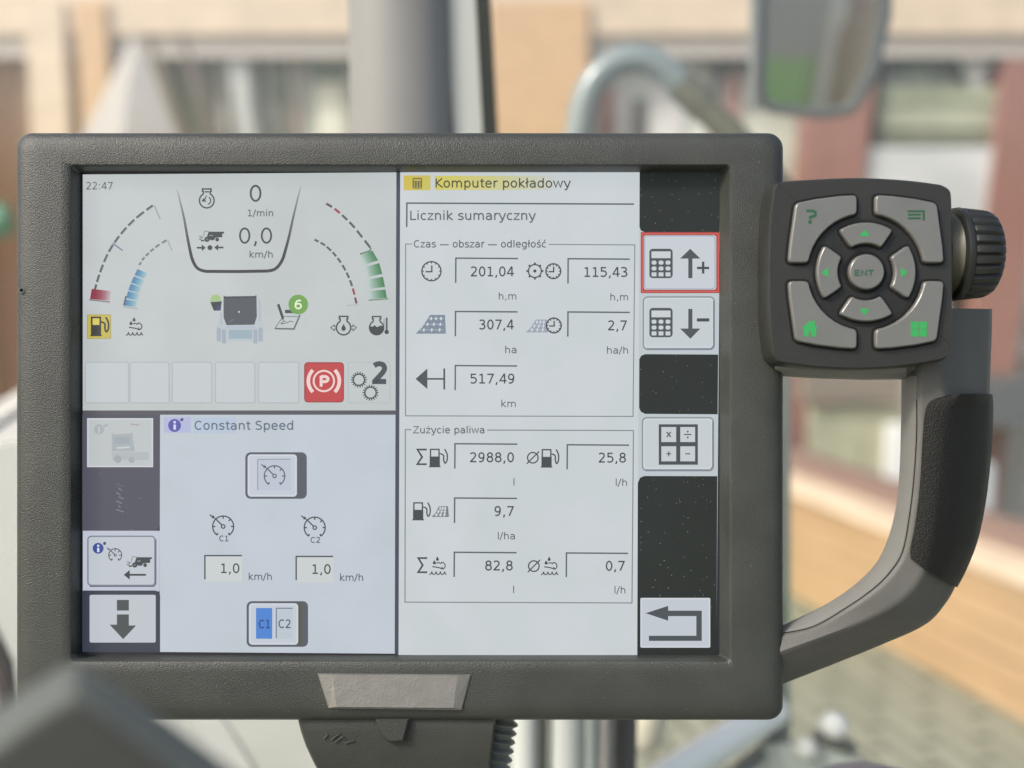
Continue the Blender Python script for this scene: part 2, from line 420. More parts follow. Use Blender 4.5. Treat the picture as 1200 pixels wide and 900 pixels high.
# bowl outline round the speed readouts
a = Art()
bowl = _sp((207.5, 221.7), (211, 236), (215.5, 255), (220, 280), (224.3, 301)) + _sp((224.3, 301), (228, 310), (233, 315.5), (241, 318))[1:] + \
       [(278, 318.2), (314, 317.6)] + _sp((314, 317.6), (322, 315.5), (328, 309.5), (332, 302))[1:] + _sp((332, 302), (338, 280), (344, 253), (349, 232), (352.5, 217.5))[1:]
nb = len(bowl)
for i in range(nb - 1):
    t = min(i, nb - 2 - i) / 19; t = min(1, t)
    cc = tuple(178 + (60 - 178) * t ** .8 + k for k in (0, 2, 6))
    cc = tuple(int(v / 6) * 6 for v in cc)
    a.line([bowl[i], bowl[i + 1]], 1.3 + 2.3 * t, cc)
    a.k -= 1
sub(a, 'bowl_outline')
def engine(a, cx, cy, r, w=1.7):
    a.circ(cx, cy, r, w, INK, 117, 423)
    hw = r * .47
    a.line([(cx - hw, cy - r * .88), (cx - hw, cy - r * 1.25), (cx - hw * 1.25, cy - r * 1.25), (cx - hw * 1.25, cy - r * 1.58), (cx + hw * 1.25, cy - r * 1.58), (cx + hw * 1.25, cy - r * 1.25), (cx + hw, cy - r * 1.25), (cx + hw, cy - r * .88)], w, INK)
a = Art(); engine(a, 242.3, 235, 8.6, 1.7)
a.line([(242, 229), (239, 236)], 1.2, INK).poly([(236, 236), (242, 236.5), (238.5, 232)], INK).circ(242.3, 235, 4.6, 1.3, INK, -75, 60).rect(240, 224, 245, 225.6, INK)
sub(a, 'engine_icon')
a = Art(); a.text('0', 292.5, 306.5, 236.3, 19.5, INK, w=.085); a.text('1/min', 290, 320, 253.4, 7.8, INK2); sub(a, 'engine_speed_readout')
a = Art(); a.text('0,0', 280, 319, 285.4, 18.6, INK, w=.085); a.text('km/h', 292.5, 319.5, 302, 8, INK2); sub(a, 'travel_speed_readout')
def harvester(a, x, y, k=1.0):
    q = lambda *p: [(x + u * k, y + v * k) for u, v in p]
    a.poly(q((-2, -8), (16, -8), (16, -6), (14, -5.5), (14, -1.5), (6, -1), (4, 2), (0, 2), (-4, -2.5)), INK)
    a.line(q((-8, -3), (-7, -8.5), (-2, -8.5)), 1.1 * k, (140, 146, 148)); a.rect(x - 1 * k, y - 4 * k, x + 3 * k, y - 3 * k, (150, 156, 158))
    a.disc(x - 4 * k, y + 1 * k, 3.1 * k, INK); a.disc(x + 8 * k, y + 1.3 * k, 2.2 * k, INK); a.disc(x - 4 * k, y + 1 * k, 1.0 * k, (120, 126, 128))
    a.line(q((-13, -3), (-9, -1.5), (-13, .5), (-8, 2.5)), 1.5 * k, (128, 134, 136)); a.line(q((-11, 2.6), (-7, 2.4)), 1.5 * k, INK)
def harrow(a, x0, x1, y, w, hl, hw, c):
    """arrow from x0 to x1"""
    d = 1 if x1 > x0 else -1
    a.poly([(x0, y - w / 2), (x1 - d * hl, y - w / 2), (x1 - d * hl, y - hw), (x1, y), (x1 - d * hl, y + hw), (x1 - d * hl, y + w / 2), (x0, y + w / 2)], c)
a = Art(); harvester(a, 246.5, 279.5, 1.0)
harrow(a, 230.5, 241, 290.3, 2, 4.6, 3.8, INK); a.disc(246, 290.2, 2.9, INK); harrow(a, 261.8, 251, 290, 2, 4.6, 3.8, INK)
sub(a, 'travel_icon')
# gauges: dashes and bars along arcs
def along(pts, n=24): return [tuple(v[:2]) for v in catmull([(x, y, 0) for x, y in pts], n)]
def dashes(a, pts, n, w, cols, gap=.32):
    L = len(pts) - 1
    for i in range(n):
        i0 = int(L * (i + gap / 2) / n); i1 = max(i0 + 2, int(L * (i + 1 - gap / 2) / n))
        a.line(pts[i0:i1 + 1], w, cols[min(i, len(cols) - 1)])
def bars(a, pts, inner, n, c, bg, gap=.14, g=.9, start=0.0):
    L = len(pts) - 1
    for i in range(n):
        i0 = int(L * (i + gap / 2) / n); i1 = int(L * (i + 1 - gap / 2) / n)
        def q(t, i0=i0, i1=i1):
            A, B, C, E_ = pts[i0], pts[i1], inner[i0], inner[i1]
            return ((A[0] + (C[0] - A[0]) * t, A[1] + (C[1] - A[1]) * t), (B[0] + (E_[0] - B[0]) * t, B[1] + (E_[1] - B[1]) * t))
        a.fade(q, c, bg, 7, g)
GD = (80, 96, 94)
a = Art(); arcL = along([(111, 340), (117, 320), (127, 296), (141, 275), (159, 256), (180, 240)])
dashes(a, arcL, 10, 2.6, [GD])
a.line([(180.5, 240.5), (187.5, 256.5)], 1.2, (140, 152, 152)); a.line([(132, 285), (143.5, 293.5)], 1.5, (112, 112, 150))
a.fade(lambda t: ((107.5 + 22 * t, 338.5 + 2.5 * t), (105.5 + 22.5 * t, 350.5 + 2 * t)), (138, 44, 62), (184, 176, 180), 8, 2.2)
a.line([(104.5, 351.3), (128.5, 354)], 1.3, (120, 112, 122)); sub(a, 'fuel_gauge')
a = Art(); arcB = along([(163, 311), (168, 303), (175.5, 295.5), (184.5, 288), (196, 281)])
dashes(a, arcB, 6, 2.4, [(112, 128, 128)])
a.line([(196.5, 281.5), (201.5, 294)], 1.2, (150, 164, 164))
oB = along([(145.3, 358.5), (149.5, 343), (154.5, 329), (161.5, 314.5)]); iB = along([(158.5, 360), (162, 346), (166, 333), (172, 319.5)])
bars(a, oB, iB, 5, (70, 124, 168), (150, 188, 196), .16, 1.1)
a.line([(145, 358), (147.5, 347)], 1.6, (96, 84, 108)); a.line([(144, 359.6), (161, 361.5)], 1.1, (150, 168, 178)); sub(a, 'urea_gauge')
a = Art(); arcR = along([(381.5, 238), (392.5, 245), (403, 254), (413.5, 264.5), (424, 277.5), (434.5, 291)])
dashes(a, arcR, 6, 2.7, [(92, 72, 82), (150, 62, 72), GD], .3)
oR = along([(436, 293), (444, 307), (448.5, 323), (451.5, 338), (453.5, 350)]); iR = along([(421.5, 300), (427, 312), (430, 326.5), (431.5, 340), (432.5, 351)])
a.line([(434.5, 290), (433.5, 294), (422, 298)], 2.2, (104, 138, 116))
bars(a, oR, iR, 4, (66, 124, 80), (190, 202, 202), .2, 1.1)
a.line([(432, 351.8), (455, 350)], 1.4, (104, 132, 112)); sub(a, 'oil_pressure_gauge')
a = Art(); arcT = along([(368, 280.5), (380, 287), (391, 297), (400.5, 309.5), (408.5, 324.5), (414, 340), (418, 357)])
dashes(a, arcT, 10, 2.5, [GD] * 8 + [(150, 72, 86), (112, 64, 74)], .3); a.line([(406, 358), (420, 357)], .9, (160, 176, 176)); sub(a, 'temperature_gauge')
# fuel pump icons
def pump(a, x0, y0, x1, y1, hx, c=INK, bgc=None, w=1.6):
    h = y1 - y0; m = y0 + h * .46
    a.line([(x0 + 1, m), (x0 + 1, y0 + 1), (x1 - 1, y0 + 1), (x1 - 1, m)], w, c)
    a.poly([(x0, m - .8), (x1, m - .8), (x1, y1 - 1.4), (x1 + .8, y1 - 1.4), (x1 + .8, y1), (x0 - .8, y1), (x0 - .8, y1 - 1.4), (x0, y1 - 1.4)], c)
    mx = (x1 + hx) / 2
    a.line(_sp((x1, y0 + h * .27), (mx - .3, y0 + h * .36), (mx, y0 + h * .62), (mx + 1.6, y0 + h * .78), (hx - .6, y0 + h * .62), (hx - .6, y0 + h * .3), (mx + 1, y0 + h * .03)), w, c)
a = Art(); a.rect(102.5, 369, 129.5, 396.5, (196, 180, 84)); a.frame(102.5, 369, 129.5, 396.5, 1, (170, 158, 84)); a.rect(107.5, 372.5, 117.5, 381, (214, 200, 96)); pump(a, 106.5, 371, 118.5, 394, 127.5, (58, 60, 56), w=2.0); sub(a, 'fuel_icon')
def adblue(a, x, y, c=INK):
    a.poly([(x + .5, y - 11.5), (x + 2.4, y - 8), (x + 1.8, y - 6.4), (x - .6, y - 6.2), (x - 1.2, y - 8)], c)
    a.poly([(x - 3, y - 7), (x - .8, y - 3.4), (x - 2.4, y - 2), (x - 4.6, y - 2.4), (x - 4.8, y - 4)], c)
    a.line(_sp((x - 5.4, y + .6), (x - 1, y + 1.2), (x + 3, y + 2), (x + 7, y + 3.6)), 1.3, c)
    a.line(_sp((x - .5, y - 3.2), (x + 2, y - 4.2), (x + 4.6, y - 3), (x + 6, y - 4.6), (x + 9, y - 2.6), (x + 9.6, y + .6), (x + 7.4, y + 3.2), (x + 5.6, y + .8)), 1.2, c)
    for k in range(4): a.line(_sp((x - 9 + 5 * k, y + 10), (x - 6.8 + 5 * k, y + 8.8), (x - 6 + 5 * k, y + 6.8), (x - 5.2 + 5 * k, y + 8.8), (x - 4 + 5 * k, y + 10)), 1.2, c)
a = Art(); adblue(a, 156.5, 383); sub(a, 'urea_icon')
# machine seen from the rear, with the bucket beside it
a = Art()
a.poly([(246.5, 353.5), (247, 349), (250, 345.5), (254.5, 345), (258, 347.5), (259.5, 352.5)], (160, 190, 128)); a.poly([(246.5, 354), (259.8, 353), (258.5, 364), (250.5, 364)], (58, 68, 70)); a.rect(253.5, 358, 258.6, 364, (70, 72, 112))
a.poly([(254, 379), (260, 372), (261.5, 347), (303, 346), (305.5, 372), (308, 380), (308, 400), (254, 400)], (182, 191, 196))
a.poly([(262, 346), (264, 347.4), (299, 346.8), (300.5, 345.5), (301, 371), (298, 380.5), (265.5, 381), (262, 372)], (82, 88, 96)); a.line([(262.6, 348.5), (300.4, 348)], 1.2, (60, 68, 70)); a.disc(280, 365.5, 1.3, (176, 182, 184)); a.line([(268, 378), (274, 374)], 1, (112, 118, 124))
a.rect(268, 386.5, 295.5, 397, (152, 172, 182)); a.rect(265, 382, 299, 385, (176, 184, 200))
for x0 in (254, 260, 297, 303): a.rect(x0, 384 + (2 if x0 in (260, 297) else 0), x0 + 4.6, 401 + (1.5 if x0 in (260, 297) else -1), (160, 170, 182), 1.2)
a.line([(258.5, 366), (259.5, 381)], 1.2, (166, 174, 186)); a.line([(304, 352), (304.5, 376)], 1.2, (166, 176, 190)); sub(a, 'machine_icon')
a = Art()
a.poly([(322, 385), (344.5, 385.5), (351.5, 369), (333, 370)], (188, 196, 198)); a.line([(322, 385), (344.5, 385.5), (351.5, 369)], 1.8, (98, 104, 108)); a.line([(322, 385), (331, 372)], 1, (110, 118, 120))
a.line([(326, 356.5), (331.5, 373)], 3.0, INK); a.poly([(330, 372.5), (333, 371.8), (331.8, 376)], INK); a.rect(334, 363, 344, 367, (70, 76, 84)); a.line([(333, 371), (349, 371)], 1, (120, 126, 128))
a.line(_sp((329.5, 379), (333, 376), (336, 378.4), (340, 376.4), (343.6, 377.2)), 1.0, (112, 118, 122)); a.line([(329, 379.5), (334, 379)], 1, INK2)
a.disc(349.5, 356.8, 11.6, (112, 160, 80)); a.text('6', 345.4, 353.6, 362, 10.4, (226, 238, 206), w=.13); sub(a, 'notepad_icon')
a = Art(); engine(a, 402.6, 384, 8.4, 1.7); a.poly([(402.6, 379.5), (405.2, 384.5), (404.6, 387), (402.6, 387.8), (400.6, 387), (400, 384.5)], INK)
for d in (-1, 1): a.line([(402.6 + d * 8.8, 382.6), (402.6 + d * 11, 382.6), (402.6 + d * 11, 380.6), (402.6 + d * 15, 384), (402.6 + d * 11, 387.6), (402.6 + d * 11, 385.6), (402.6 + d * 8.8, 385.6)], 1.1, INK2)
sub(a, 'oil_icon')
a = Art(); engine(a, 441.3, 384, 8.3, 1.6); a.poly([(441.3 + 7.8 * math.cos(R(t)), 384 + 7.8 * math.sin(R(t))) for t in range(-15, 196, 14)] + [(436, 383), (439, 381.2), (442, 383.4), (446, 381.4)], INK)
a.rect(452, 372, 454.2, 387, INK2, 1); a.disc(453.1, 389, 2.6, INK); a.line([(450, 374), (450, 382)], .8, (130, 136, 140)); sub(a, 'coolant_icon')
for x0, x1 in ((100, 150.5), (152.5, 198), (202, 248), (252.5, 298.5), (303, 350)):
    a = Art(); a.rect(x0, 424.5, x1, 472, (192, 199, 202)); a.frame(x0, 424.5, x1, 472, 1.2, (172, 179, 183), 2); sub(a, 'status_slot')
a = Art(); a.rect(356.5, 424.5, 403, 471.5, (188, 66, 68), 4); a.frame(357, 425, 402.5, 471, 1.2, (150, 58, 62), 4); WH = (232, 206, 204)
a.circ(379.5, 446.5, 12, 2.2, WH); a.circ(379.5, 446.5, 18.2, 4.2, WH, 135, 225, 10); a.circ(379.5, 446.5, 18.2, 4.2, WH, -45, 45, 10)
a.text('P', 375.3, 385.5, 453, 12.5, WH, w=.2); sub(a, 'parking_brake_icon')
a = Art(); a.frame(408, 424.5, 457, 472, 1.0, (176, 184, 188), 2)
for cx, cy in ((420.6, 445), (434.2, 460.2)):
    a.circ(cx, cy, 6.6, 1.6, INK)
    for k in range(18):
        t = R(20 * k); a.line([(cx + 6.9 * math.cos(t), cy + 6.9 * math.sin(t)), (cx + 9.4 * math.cos(t), cy + 9.4 * math.sin(t))], 1.25, INK); a.k -= 1
a.k += 2; a.text('2', 437, 454, 448.4, 23.2, (70, 76, 82), w=.19); sub(a, 'gear_readout')

# --- pane 2: constant speed
a = Art(); a.rect(192, 488.5, 223.5, 507, (176, 181, 214)); a.rect(227, 489, 276, 507.5, (178, 193, 211))
a.disc(204.6, 498.6, 7.6, (86, 88, 164)); a.rect(203.2, 497.5, 206.2, 503.5, (206, 210, 232)); a.disc(204.7, 494.8, 1.6, (206, 210, 232)); a.poly([(210.5, 492), (213.5, 489.5), (215.5, 491.5), (213, 494)], (70, 72, 110))
a.text('Constant Speed', 228, 343.5, 503.6, 10.4, (92, 104, 120)); sub(a, 'title_text')
def tacho(a, cx, cy, r, c, w=1.5, rot=0):
    a.circ(cx, cy, r, w, c, -55, 235)
    for t in (0, 45, 90, 180): a.line([(cx + (r - 3.2) * math.cos(R(t)), cy - (r - 3.2) * math.sin(R(t))), (cx + r * math.cos(R(t)), cy - r * math.sin(R(t)))], w, c)
    for t in (-52, 232): a.line([(cx + (r - 2.4) * math.cos(R(t)), cy - (r - 2.4) * math.sin(R(t))), (cx + (r + .4) * math.cos(R(t)), cy - (r + .4) * math.sin(R(t)))], w * 1.3, c)
    a.circ(cx, cy, r * .17, w * .9, c, n=12)
    a.line([(cx - r * .12, cy - r * .14), (cx - r * .78, cy - r * .78)], w, c)
    a.line([(cx - r * 1.28, cy - r * 1.12), (cx - r * .82, cy - r * .80)], w, c); a.poly([(cx - r * .78, cy - r * .76), (cx - r * 1.12, cy - r * .80), (cx - r * .92, cy - r * 1.1)], c)
def switch(a, x0, y0, x1, y1, split):
    a.rect(x0, y0, x1, y1, (84, 88, 96), 6); a.rect(x0 + 2.6, y0 + 2.4, split, y1 - 2.4, (192, 199, 209), 4); a.frame(x0 + 4, y0 + 3.6, split - 1.2, y1 - 3.6, 1.2, (206, 212, 220), 3.5)
a = Art(); switch(a, 287.5, 530, 359.5, 584.5, 348); a.rect(302, 538.5, 341, 574.5, (184, 193, 206)); a.line([(302, 574), (302, 538.5), (341, 538)], 1.1, (140, 148, 160)); tacho(a, 321.7, 557.8, 12, INK2, 1.4); sub(a, 'speed_switch')
for cx, cy, n, t0, t1, by in ((261.5, 617, '1', 257, 268, 634.3), (368.8, 618.3, '2', 364, 375.5, 636)):
    a = Art(); tacho(a, cx, cy, 12.3, INK, 1.5); a.text('C' + n, t0, t1, by, 6.6, INK2, w=.12); sub(a, 'preset_icon')
for x0, y0, tx, ux in ((239.5, 650.5, 258.5, 291.5), (346.5, 651.5, 365.5, 398.5)):
    a = Art(); a.rect(x0, y0, x0 + 44.5, y0 + 31, (198, 204, 204)); a.line([(x0 + .6, y0 + 28.5), (x0 + .6, y0 + .6), (x0 + 44, y0 + .6)], 1.7, (72, 78, 90))
    a.text('1,0', tx, tx + 22, y0 + 21, 11.2, INK); a.text('km/h', ux, ux + 27, y0 + 29.2, 8.6, INK2, w=.1, ch=.76); sub(a, 'preset_readout')
a = Art(); switch(a, 289, 704.5, 361, 758, 349.5); a.poly([(349.5, 707), (353, 707), (353, 755.6), (349.5, 755.6)], (84, 82, 66))
a.rect(300, 712.5, 319, 748.5, (74, 128, 206)); a.rect(323.5, 712.5, 343, 748.5, (184, 194, 206)); a.line([(323.8, 748), (323.8, 712.8), (343, 712.8)], 1.3, (112, 120, 130))
a.text('C1', 303.5, 317, 736.3, 10, (30, 62, 122), w=.1); a.text('C2', 326.5, 341, 736, 10, (70, 78, 90), w=.1); sub(a, 'preset_switch')
# left key column
a = Art(); a.poly([(96.5, 486), (187.3, 486), (187.3, 616), (185.5, 620.5), (181, 622), (96.5, 622)], M_LDARK)
a.rect(102, 490, 179.5, 547.5, (186, 191, 193)); a.frame(103, 491, 178.5, 546.5, 1.6, (202, 206, 212)); GH = (166, 174, 177)
a.disc(116, 503, 6, GH); a.rect(115, 500, 117, 507, (190, 194, 197)); a.poly([(121, 499), (125, 496), (127, 498), (123, 501)], GH); a.poly([(131, 507), (134, 509), (153, 508), (155, 506), (156.5, 520), (158, 529), (131, 529)], GH); a.rect(134, 512, 152, 520, (156, 166, 172)); a.line([(137, 525), (152, 524)], 1.8, (194, 204, 206)); a.rect(131, 530, 174, 539, (174, 180, 184)); a.disc(138, 538, 4.5, (158, 166, 170)); a.disc(154, 539, 3.6, (160, 168, 172)); a.line([(153, 497), (163, 498)], 1.6, (168, 160, 172)); sub(a, 'ghosted_key')
a = Art()
for k in range(7): a.line([(136 + (k % 2) * 3, 567 + 5 * k), (145 - (k % 3) * 2, 570 + 5 * k)], 1.3, (122, 124, 134))
sub(a, 'dimmed_key')
a = Art(); a.rect(102, 628, 182, 687, (190, 196, 204), 4); a.frame(103, 628.5, 181.5, 686, 1.7, (128, 134, 146), 4); a.line([(105, 687), (180, 687), (182.5, 684), (182.5, 632)], 1.6, (98, 104, 118))
a.disc(115, 642.5, 6.4, (52, 76, 148)); a.rect(113.8, 642, 116.4, 647, (214, 220, 236)); a.disc(115.1, 639.6, 1.4, (214, 220, 236)); a.disc(122.6, 636.8, 1.9, (62, 70, 104))
tacho(a, 135, 650.5, 7.6, INK2, 1.2); harvester(a, 162, 661, 1.0); harrow(a, 171, 145, 673.6, 2.2, 7, 5.6, (56, 62, 62)); sub(a, 'drive_key')
a = Art(); a.poly([(96.5, 692), (183, 692), (187.6, 697), (187.6, 764.5), (96.5, 764)], (58, 63, 76)); a.rect(105, 697, 182.5, 753, (188, 194, 201), 2)
a.rect(137, 703, 151, 715.5, (74, 80, 82)); a.poly([(137, 720), (151, 720), (151, 733), (159.5, 733), (144.3, 749), (128.5, 732), (137, 732)], (74, 80, 82)); sub(a, 'page_down_key')

# --- pane 3: onboard computer
a = Art(); a.fade(lambda t: ((473 + 31.5 * t, 205.5), (473 + 31.5 * t, 223)), (206, 186, 82), (200, 190, 96), 4); a.fade(lambda t: ((509.5 + 140 * t, 206), (509.5 + 140 * t, 222.5)), (208, 198, 96), (196, 202, 200), 14, 1.2)
def calc(a, x0, y0, x1, y1, c, hole):
    w_, h_ = x1 - x0, y1 - y0; a.rect(x0, y0, x1, y1, c, w_ * .14); a.rect(x0 + w_ * .09, y0 + h_ * .09, x1 - w_ * .09, y0 + h_ * .32, hole)
    for i in range(3):
        for j in range(3):
            cx, cy = x0 + w_ * (.20 + .30 * i), y0 + h_ * (.47 + .20 * j); a.rect(cx - w_ * .105, cy - h_ * .068, cx + w_ * .105, cy + h_ * .068, hole, w_ * .07 if j < 2 else .5); a.k -= 1
    a.k += 1
calc(a, 483.5, 208.5, 494.5, 221, (92, 88, 54), (186, 174, 92)); a.text('Komputer pok\u0142adowy', 510.5, 669, 219.8, 10.8, (78, 80, 62)); sub(a, 'title_text')
a = Art(); a.line([(476.6, 266), (476.8, 238), (743, 239.2)], 1.8, BOX); a.text('Licznik sumaryczny', 480.8, 628, 257.8, 10.8, INK2); sub(a, 'counter_selector')
a = Art(); a.line([(483, 286), (475.4, 286), (475.2, 487.3), (741.8, 488), (744, 287), (643, 286.4)], 1.1, THIN); a.text('Czas \u2014 obszar \u2014 odleg\u0142o\u015b\u0107', 485, 640, 290, 8.5, INK2); sub(a, 'time_group')
a = Art(); a.line([(482, 503.5), (475, 503.5), (474.6, 705.6), (740.6, 706.6), (742.3, 504.5), (571, 504)], 1.2, THIN); a.text('Zu\u017cycie paliwa', 484, 567.5, 507.8, 8.3, INK2); sub(a, 'fuel_group')
def clock(a, cx, cy, r):
    a.circ(cx, cy, r, 1.6, INK)
    for k in range(12):
        t = R(30 * k); a.line([(cx + (r - 2.2) * math.cos(t), cy + (r - 2.2) * math.sin(t)), (cx + r * math.cos(t), cy + r * math.sin(t))], 1.2, INK); a.k -= 1
    a.k += 1; a.line([(cx - r * .62, cy + .6), (cx + .4, cy + .6), (cx + .4, cy - r * .62)], 1.6, INK)
def field(a, x0, x1, y0, y1, sl, c):
    a.poly([(x0, y1), (x0 + (x1 - x0) * .22, y1 - (y1 - y0) * .35), (x0 + sl, y0), (x1 - 1, y0), (x1, y1)], c)
    h = y1 - y0
    for j in range(3):
        y = y1 - h * (.2 + .3 * j); xa = x0 + sl * (.2 + .3 * j) + 1.5
        a.line([(xa, y), (x1 - 2.5, y)], .7, (176, 186, 196)); n = 3
        for i in range(n):
            xx = xa + (x1 - 3 - xa) * (i + .5) / n; a.poly([(xx - .9, y + 1.8), (xx + .9, y + 1.8), (xx + 1.3, y - 1.8), (xx - .4, y - 1.8)], (206, 213, 219), same=i > 0)
def sigma(a, x0, y0, x1, y1): a.line([(x1, y0 + .8), (x0 + 1.2, y0 + .8), (x0 + (x1 - x0) * .55, (y0 + y1) / 2), (x0 + 1, y1 - 1), (x1, y1 - 1)], 2.2, INK)
def dia(a, cx, cy, r): a.circ(cx, cy, r, 1.5, INK); a.line([(cx - r * 1.15, cy + r * 1.15), (cx + r * 1.2, cy - r * 1.2)], 1.4, INK)
def readout(icon, val, unit, x0, y0, x1, y1, vx, vb, ux, ub, up):
    a = Art(); icon(a); a.line([(x0, y1), (x0 + .2, y0), (x1, y0 + .5)], 1.7, BOX)
    a.text(val, vx[0], vx[1], vb, 11.4, INK); a.text(unit, ux[0], ux[1], ub, 8.6, INK2, w=.095, ch=.76); sub(a, 'readout')
FC = (122, 134, 150)
readout(lambda a: clock(a, 505.6, 317.8, 11.2), '201,04', 'h,m', 534, 302.5, 607, 331.5, (551.5, 603), 323.8, (584.5, 605), 351, 0)
def ic(a):
    a.circ(626.8, 317.6, 7.6, 1.5, INK); a.disc(626.8, 317.6, 1.9, INK)
    for k in range(8): t = R(45 * k); a.line([(626.8 + 7.8 * math.cos(t), 317.6 + 7.8 * math.sin(t)), (626.8 + 10 * math.cos(t), 317.6 + 10 * math.sin(t))], 2.2, INK); a.k -= 1
    a.k += 1; clock(a, 648.4, 317.8, 8.7)
readout(ic, '115,43', 'h,m', 665.6, 303.2, 738, 332.3, (684.3, 735.2), 324.4, (715.3, 736), 352, 0)
readout(lambda a: field(a, 487, 522.5, 369, 391, 17, FC), '307,4', 'ha', 533.6, 365, 606.6, 394, (561.2, 602.8), 386, (592, 605.2), 413.8, 0)
readout(lambda a: (field(a, 616, 642, 374.5, 389.5, 12, (150, 160, 174)), clock(a, 649, 381.4, 8.7)), '2,7', 'ha/h', 665.4, 365.6, 738, 394.5, (712.4, 734.4), 387, (711.3, 736), 414.4, 0)
readout(lambda a: (a.poly([(487, 444), (500.8, 431.8), (500.8, 456)], (72, 80, 80)), a.line([(500, 444), (521, 444)], 1.9, INK), a.line([(520.6, 431.8), (520.6, 456.4)], 2.0, INK)), '517,49', 'km', 533.4, 428.4, 606, 457.2, (550.8, 602.6), 449.4, (587.5, 604.4), 477, 0)
readout(lambda a: (sigma(a, 488, 526, 500, 545), pump(a, 503.5, 525.6, 515.5, 547.6, 524.5)), '2988,0', 'l', 533, 520, 606.2, 549.2, (550.6, 602.2), 541.6, (601.6, 603), 569, 0)
readout(lambda a: (dia(a, 624.4, 536.4, 6.2), pump(a, 634.5, 526, 646.5, 548, 655)), '25,8', 'l/h', 664.6, 521.2, 737.2, 550, (701.4, 733.4), 542, (721.6, 734.8), 569.4, 0)
readout(lambda a: (pump(a, 484, 588.3, 496, 609.8, 504.5), field(a, 505.5, 526, 593.2, 605.8, 9, (112, 120, 128))), '9,7', 'l/ha', 532.6, 583.6, 606, 612.8, (579.6, 602), 604.6, (583.4, 603.4), 632, 0)
readout(lambda a: (sigma(a, 489, 653.2, 500.6, 671.6), adblue(a, 512, 663.4)), '82,8', 'l', 532.2, 647.2, 605.4, 676.2, (568.6, 600.8), 668.4, (601.2, 602.6), 695, 0)
readout(lambda a: (dia(a, 625.6, 663.4, 6.2), adblue(a, 643, 663.6)), '0,7', 'l/h', 663.6, 648, 736, 676.4, (710, 732), 668.8, (720.2, 732.8), 695.4, 0)
# --- soft keys down the right edge
for KP in ([(749.6, 200.5), (843.8, 199.5), (843.2, 272), (755, 272), (751, 270), (749.4, 266)], [(841.6, 415.5), (841, 485.5), (756, 485), (751, 482.5), (749, 478), (749.2, 421), (751.5, 416.8), (756, 415)], [(840.6, 558), (839.6, 769.5), (746.8, 768.8), (747.4, 566), (750, 560), (755, 557.8)]):
    a = Art(); a.poly(KP, M_DARK); sub(a, 'blank_key')
a = Art(); a.rect(750.8, 272, 843.2, 343.5, (170, 62, 58)); a.frame(752.6, 274, 841.6, 341.6, 1.2, (206, 96, 82)); a.rect(754.4, 275.6, 839.4, 339.6, (196, 202, 208), 3); a.frame(755.4, 276.4, 838, 338.6, 1, (150, 158, 180), 4)
calc(a, 761, 291.5, 788.3, 326, (72, 80, 84), (198, 204, 207)); a.poly([(797, 303), (808.8, 291.5), (820.8, 303), (811.4, 303), (811.4, 326), (806.6, 326), (806.6, 303)], (72, 80, 82)); a.rect(816.8, 312.6, 831, 315.4, (62, 70, 74)); a.rect(822.6, 306.6, 825.4, 320.6, (62, 70, 74)); sub(a, 'calculator_up_key')
def keyframe(a, x0, y0, x1, y1):
    a.rect(x0, y0, x1, y1, (194, 201, 205), 5); a.frame(x0 + .5, y0 + .5, x1 - .5, y1 - .5, 1.7, (136, 144, 152), 5); a.frame(x0 + 2.2, y0 + 2.2, x1 - 2.6, y1 - 3.4, 1.0, (206, 212, 216), 4)
    a.line([(x0 + 4, y1 - 1), (x1 - 4, y1 - 1), (x1 - 1, y1 - 5), (x1 - 1, y0 + 5)], 2.0, (124, 130, 142))
a = Art(); keyframe(a, 753.5, 347.5, 837.5, 410); calc(a, 761, 360.8, 788.2, 395.2, (72, 80, 84), (198, 204, 207)); a.poly([(806.6, 362), (811.4, 362), (811.4, 385), (820.8, 385), (809, 397), (797, 385), (806.6, 385)], (72, 80, 82)); a.rect(816.6, 373, 831.2, 376.8, (62, 70, 74)); sub(a, 'calculator_down_key')
a = Art(); keyframe(a, 752.4, 489, 836.5, 552); a.rect(772, 497.2, 817.8, 544.6, (66, 74, 80))
for x0, y0, g in ((775, 500.4, 'x'), (797.2, 500.4, 'd'), (775, 523, 'p'), (797.2, 523, 'm')):
    a.rect(x0, y0, x0 + 17.4, y0 + 17.6, (194, 200, 203)); cx, cy = x0 + 8.7, y0 + 8.8; c = (74, 80, 82)
    if g == 'x': a.line([(cx - 2.4, cy - 3), (cx + 2.4, cy + 3)], 1.5, c); a.line([(cx - 2.4, cy + 3), (cx + 2.4, cy - 3)], 1.4, c)
    if g in 'dpm': a.line([(cx - (4.4 if g == 'd' else 2.8), cy), (cx + (4.4 if g == 'd' else 2.8), cy)], 1.3, c)
    if g == 'd': a.disc(cx, cy - 3.4, 1.1, c); a.disc(cx, cy + 3.4, 1.1, c)
    if g == 'p': a.line([(cx, cy - 3), (cx, cy + 3)], 1.3, c)
sub(a, 'arithmetic_key')
a = Art(); a.k = 4; a.rect(750.4, 700.6, 832.4, 759, (190, 197, 205), 2); a.frame(751.4, 701.6, 831.4, 758, 1.4, (206, 210, 214)); c = (70, 78, 82)
a.poly([(756.4, 718.6), (783, 710), (783, 715.6), (822.4, 715.6), (822.4, 751), (760.4, 751), (760.4, 745), (816, 745), (816, 722), (783, 722), (783, 727.4)], c); sub(a, 'back_key')

